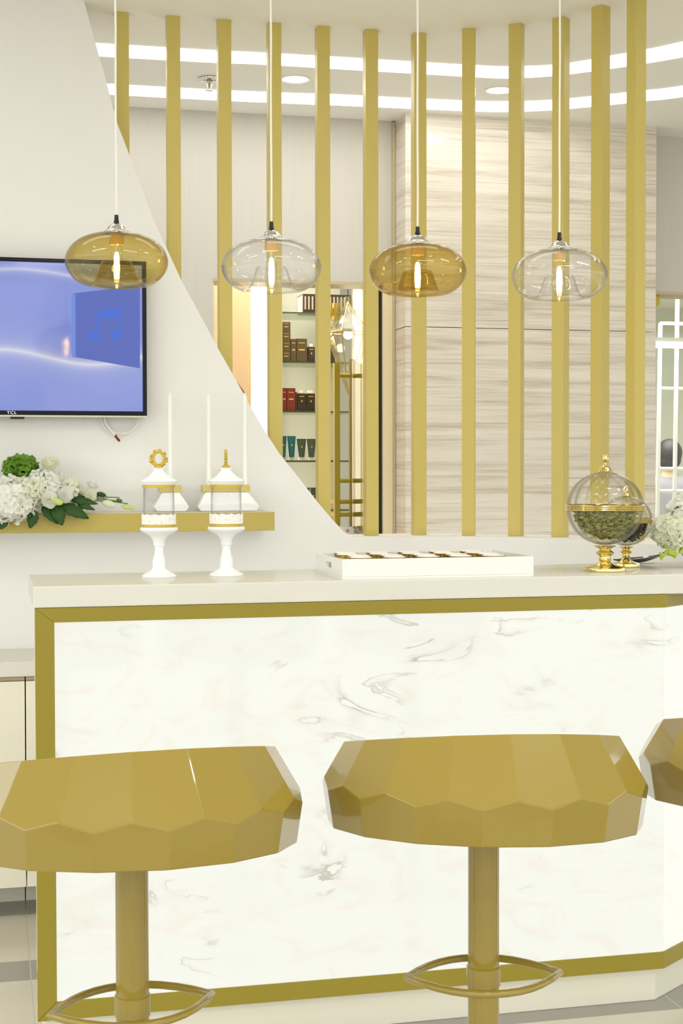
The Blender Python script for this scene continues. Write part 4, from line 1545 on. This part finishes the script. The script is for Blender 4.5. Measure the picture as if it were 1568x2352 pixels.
tube_(645, 661, 1.422, .122, M['teal'], 'teal tube half hidden behind the fourth post')
tube_(662, 682, 1.422, .122, M['teal'], 'bright teal tube standing on its cap next to the grey-green ones')
tube_(684, 706, 1.422, .108, M['greytube'], 'grey-green tube standing just right of the teal tubes')
tube_(707, 729, 1.422, .108, M['greytube'], 'grey-green tube partly behind the fifth post')
tube_(700, 714, 1.174, .11, M['greytube'], 'grey-green tube on the lowest shelf by the sloping wall, left one')
tube_(715, 729, 1.174, .11, M['greytube'], 'grey-green tube on the lowest shelf by the sloping wall, right one')

t = thing('gift_case', 'dark case with pale striped sleeve on the topmost niche shelf', 'box', (1.665, 7.40, 2.163))
box_obj('lid', (-.125, -.075, .0), (.125, .075, .094), M['darkbox'], t, bevel=.001)
s_ = MB()
for k in range(13):
    s_.box((-.118 + k * .0185, -.0762, .016), (-.110 + k * .0185, -.0752, .082))
s_.build('front_sleeve', M['paper'], t)
s_ = MB()
for k in range(6):
    s_.box((-.1266, -.065 + k * .022, .004), (-.1252, -.052 + k * .022, .088))
s_.build('side_sleeve', M['capwhite'], t)

# ------------------------------------------------------------------ open glass door with its gold hardware
door = thing('door_1', None, None, (1.668, 6.345, 0))
door['kind'] = 'structure'
ang = math.atan2(6.93 - 6.345, 1.612 - 1.668)
door.rotation_euler = (0, 0, ang)
DL = math.hypot(6.93 - 6.345, 1.612 - 1.668)
box_obj('glass_leaf', (.005, -.005, .01), (DL, .005, 2.178), M['doorglass'], door)
pt = MB().box((DL - .03, -.014, 2.085), (DL + .002, -.0055, 2.168))
pt.box((DL - .03, .0055, 2.085), (DL + .002, .014, 2.168))
pt.build('patch_fitting', M['oldgold'], door, bevel=.001)
pt = MB().box((DL - .022, .0145, 2.108), (DL - .006, .03, 2.145)).build('patch_lock', M['oldgold'], door, bevel=.001)
# pull handles: square tubes both sides of the leaf joined by round pegs; the two taller bars mimic reflections in the glass
xh = DL * .60
for s1, x1_, zt in ((.072, xh, 1.865), (-.034, xh, 1.865), (-.036, xh + .05, 1.880), (-.038, xh + .10, 1.893)):
    box_obj('pull_bar_or_reflection', (x1_ - .011, s1 - .013, 1.075 if s1 > 0 else 1.04), (x1_ + .011, s1 + .013, zt), M['handle'], door, bevel=.001)
for z in (1.808, 1.322, 1.225, 1.165):
    MB().tube([(xh, .062, z), (xh, .006, z)], .010, 12).build('handle_peg', M['handle'], door, smooth=True)
    MB().tube([(xh, -.006, z), (xh, -.022, z)], .010, 12).build('handle_peg', M['handle'], door, smooth=True)
for z in (1.225, 1.165):
    box_obj('handle_arm', (xh - .16, -.0700, z - .010), (xh - .0115, -.056, z + .010), M['handle'], door, bevel=.001)
    box_obj('handle_arm', (xh + .012, .058, z - .010), (xh + .10, .074, z + .010), M['handle'], door, bevel=.001)

# upholstered chair in the inner room, top of its back just showing
ch = thing('armchair', 'patterned pale armchair whose rounded back shows below the glass door handle', 'armchair', (1.58, 6.78, 0))
bk_ = MB()
vs, fs = [], []
for i in range(9):
    u = i / 8
    for k in range(13):
        a = PI + PI * k / 12
        rr = .20 - .03 * (u > .85) * (u - .85) / .15
        zz = .42 + .70 * u - .05 * (math.cos(a) ** 2) * u
        vs.append((rr * math.cos(a), rr * .8 * math.sin(a), zz))
for i in range(8):
    for k in range(12):
        fs.append((i * 13 + k, i * 13 + k + 1, (i + 1) * 13 + k + 1, (i + 1) * 13 + k))
bk_.add(vs, fs).build('backrest', M['fabric'], ch, smooth=True, solid=.06, off=-1, bevel=.02)
MB().lathe([(.0, .36), (.17, .36), (.18, .40), (.17, .46), (.0, .47)], seg=32).build('seat', M['fabric'], ch, smooth=True)
for sx in (-1, 1):
    for sy in (-1, 1):
        MB().tube([(sx * .13, sy * .13, 0), (sx * .11, sy * .11, .365)], [.010, .016], 10).build('leg', M['oldgold'], ch, smooth=True)
tw = MB()
tw.tube([(0, 0, 0), (.0, .1, 0)], .03, 16)

# geometric glass lanterns in the inner room; the first stands in for a reflection in the door
def lantern(loc, s, label):
    t = thing('geometric_lantern', label, 'pendant lamp', loc, 0, 'faceted lanterns in the inner room')
    top, bot = Vector((0, 0, .19 * s)), Vector((0, 0, -.26 * s))
    mid = [Vector((.11 * s * math.cos(k * PI / 3), .11 * s * math.sin(k * PI / 3), .04 * s)) for k in range(6)]
    fr_ = MB()
    for k in range(6):
        for a, b_ in ((top, mid[k]), (bot, mid[k]), (mid[k], mid[(k + 1) % 6])):
            fr_.tube([a, b_], .004 * s, 6)
    fr_.build('frame', M['brass'], t)
    pn = MB()
    for k in range(6):
        pn.add([top * .97, mid[k] * .97, mid[(k + 1) % 6] * .97], [(0, 1, 2)])
        pn.add([bot * .97, mid[(k + 1) % 6] * .97, mid[k] * .97], [(0, 1, 2)])
    pn.build('glass_panes', M['glass'], t, solid=.001)
    MB().ball((0, 0, .03 * s), .022 * s, 14, 10).build('bulb', M['downlight'], t, smooth=True)
    MB().tube([top, Vector((0, 0, 2.9 - loc[2]))], .002, 6).build('cord', M['black'], t)


lantern((1.705, 7.05, 2.00), 1.0, 'faceted gold-edged lantern glowing beyond the glass door')
lantern((1.095, 7.10, 1.70), 1.0, 'faceted gold-edged lantern peeping past the sloping white wall edge')

# ------------------------------------------------------------------ glazed opening on the right and what stands behind it
wn = box_obj('window_1', (2.99, yb + .05, .0), (5.2, yb + .06, 2.175), M['doorglass'])
struct(wn)
pf = box_obj('patch_fitting', (2.992, yb + .035, 2.13), (3.022, yb + .075, 2.176), M['oldgold'], bevel=.001)
tag(pf, 'small gold patch fitting at the top corner of the right glass', 'fitting')

lt = thing('linear_light', 'bright horizontal white light bar behind the right glass', 'light', (4.15, 8.6, 2.15))
box_obj('housing', (-1.3, 0, .024), (1.3, .05, .05), M['whitemetal'], lt)
box_obj('diffuser', (-1.3, -.002, -.012), (1.3, .05, .022), M['farlight'], lt)
for s_ in (-1, 1):
    MB().tube([(s_ * 1.0, .025, .05), (s_ * 1.0, .025, .75)], .003, 6).build('hanger', M['whitemetal'], lt)

rk = thing('ladder_rack', 'white tubular ladder rack standing behind the right glass', 'rack', (4.33, 8.9, 0))
for x_ in (-.10, .02, .14):
    MB().tube([(x_ - .03, 0, 0), (x_, 0, 2.32 if x_ < 0 else 2.6)], .014, 10).build('upright', M['whitemetal'], rk, smooth=True)
for z_ in (2.32, 1.90, 1.38, 1.235, .6):
    MB().tube([(-.10 - .03 * (1 - z_ / 2.4), 0, z_), (.14, 0, z_)], .011, 8).build('rung', M['whitemetal'], rk, smooth=True)

# person seen from behind beyond the glass
pr_ = thing('person', 'person with short black hair in grey top, seen from behind through the glass', 'person', (4.87, 10.1, 0), R(-14))


def skin_body(pts, edges, root, name, m_, parent, sub=2):
    me = bpy.data.meshes.new(name)
    me.from_pydata([p[0] for p in pts], edges, [])
    o = bpy.data.objects.new(name, me)
    COL.objects.link(o)
    o.parent = parent
    sk = o.modifiers.new('skin', 'SKIN')
    for i, p in enumerate(pts):
        v = me.skin_vertices[0].data[i]
        v.radius = p[1]
        v.use_root = (i == root)
    sk.use_smooth_shade = True
    sb = o.modifiers.new('smooth', 'SUBSURF')
    sb.levels = sb.render_levels = sub
    me.materials.append(m_)
    return o


H = .945
B = [((0, 0, .90 * H), (.13, .085)), ((0, 0, 1.08 * H), (.105, .07)), ((0, .01, 1.25 * H), (.12, .08)), ((0, .01, 1.34 * H), (.09, .06)), ((0, 0, 1.42 * H), (.05, .05)), ((0, -.01, 1.50 * H), (.048, .05)),
     ((-.09, 0, .84 * H), (.085, .09)), ((-.10, -.01, .46 * H), (.055, .06)), ((-.10, .01, .09 * H), (.036, .038)), ((-.10, .12, .04), (.035, .03)),
     ((.09, 0, .84 * H), (.085, .09)), ((.10, -.01, .46 * H), (.055, .06)), ((.10, .01, .09 * H), (.036, .038)), ((.10, .12, .04), (.035, .03)),
     ((-.155, 0, 1.32 * H), (.044, .042)), ((-.215, .01, 1.08 * H), (.038, .038)), ((-.20, .08, .88 * H), (.028, .026)), ((-.195, .12, .82 * H), (.03, .016)),
     ((.155, 0, 1.32 * H), (.044, .042)), ((.215, .01, 1.08 * H), (.038, .038)), ((.20, .08, .88 * H), (.028, .026)), ((.195, .12, .82 * H), (.03, .016))]
E_ = [(0, 1), (1, 2), (2, 3), (3, 4), (4, 5), (0, 6), (6, 7), (7, 8), (8, 9), (0, 10), (10, 11), (11, 12), (12, 13), (3, 14), (14, 15), (15, 16), (16, 17), (3, 18), (18, 19), (19, 20), (20, 21)]
# fingers
for base, sx in ((17, -1), (21, 1)):
    bx, by, bz = B[base][0]
    for k in range(4):
        i0 = len(B)
        B.append(((bx + sx * (-.018 + .012 * k), by + .04, bz - .030 - .004 * (k % 2)), (.0085, .0085)))
        B.append(((bx + sx * (-.018 + .012 * k), by + .055, bz - .062 + .006 * abs(k - 1.5)), (.007, .007)))
        E_ += [(base, i0), (i0, i0 + 1)]
    i0 = len(B)
    B.append(((bx - sx * .034, by + .03, bz - .02), (.009, .009)))
    E_.append((base, i0))
# head as a continuation of the neck
i0 = len(B)
B.append(((0, .0, 1.555 * H), (.066, .078)))
B.append(((0, .0, 1.60 * H), (.062, .076)))
E_ += [(5, i0), (i0, i0 + 1)]
skin_body(B, E_, 0, 'body', M['skin'], pr_, 2)
# clothing over the body
C1 = [((0, 0, .82 * H), (.165, .115)), ((0, 0, .95 * H), (.15, .108)), ((0, 0, 1.08 * H), (.14, .102)), ((0, .01, 1.25 * H), (.165, .115)), ((0, .01, 1.355 * H), (.13, .092)), ((0, 0, 1.43 * H), (.075, .07)),
      ((-.165, 0, 1.325 * H), (.064, .062)), ((-.212, .01, 1.10 * H), (.052, .052)), ((.165, 0, 1.325 * H), (.064, .062)), ((.212, .01, 1.10 * H), (.052, .052))]
skin_body(C1, [(0, 1), (1, 2), (2, 3), (3, 4), (4, 5), (4, 6), (6, 7), (4, 8), (8, 9)], 0, 'shirt', M['shirt'], pr_, 2)
C2 = [((0, 0, .93 * H), (.15, .10)), ((-.09, 0, .80 * H), (.10, .10)), ((-.10, -.01, .46 * H), (.068, .072)), ((-.10, .01, .12 * H), (.052, .052)),
      ((.09, 0, .80 * H), (.10, .10)), ((.10, -.01, .46 * H), (.068, .072)), ((.10, .01, .12 * H), (.052, .052))]
skin_body(C2, [(0, 1), (1, 2), (2, 3), (0, 4), (4, 5), (5, 6)], 0, 'trousers', M['trousers'], pr_, 2)
hr = MB()
hr.ball((0, -.018, 1.585 * H), .094, 24, 16, (1.0, 1.12, 1.12))
hr.ball((0, -.040, 1.530 * H), .074, 20, 12, (1.12, .9, 1.0))
hr.build('hair', M['hair'], pr_, smooth=True, ang=60)
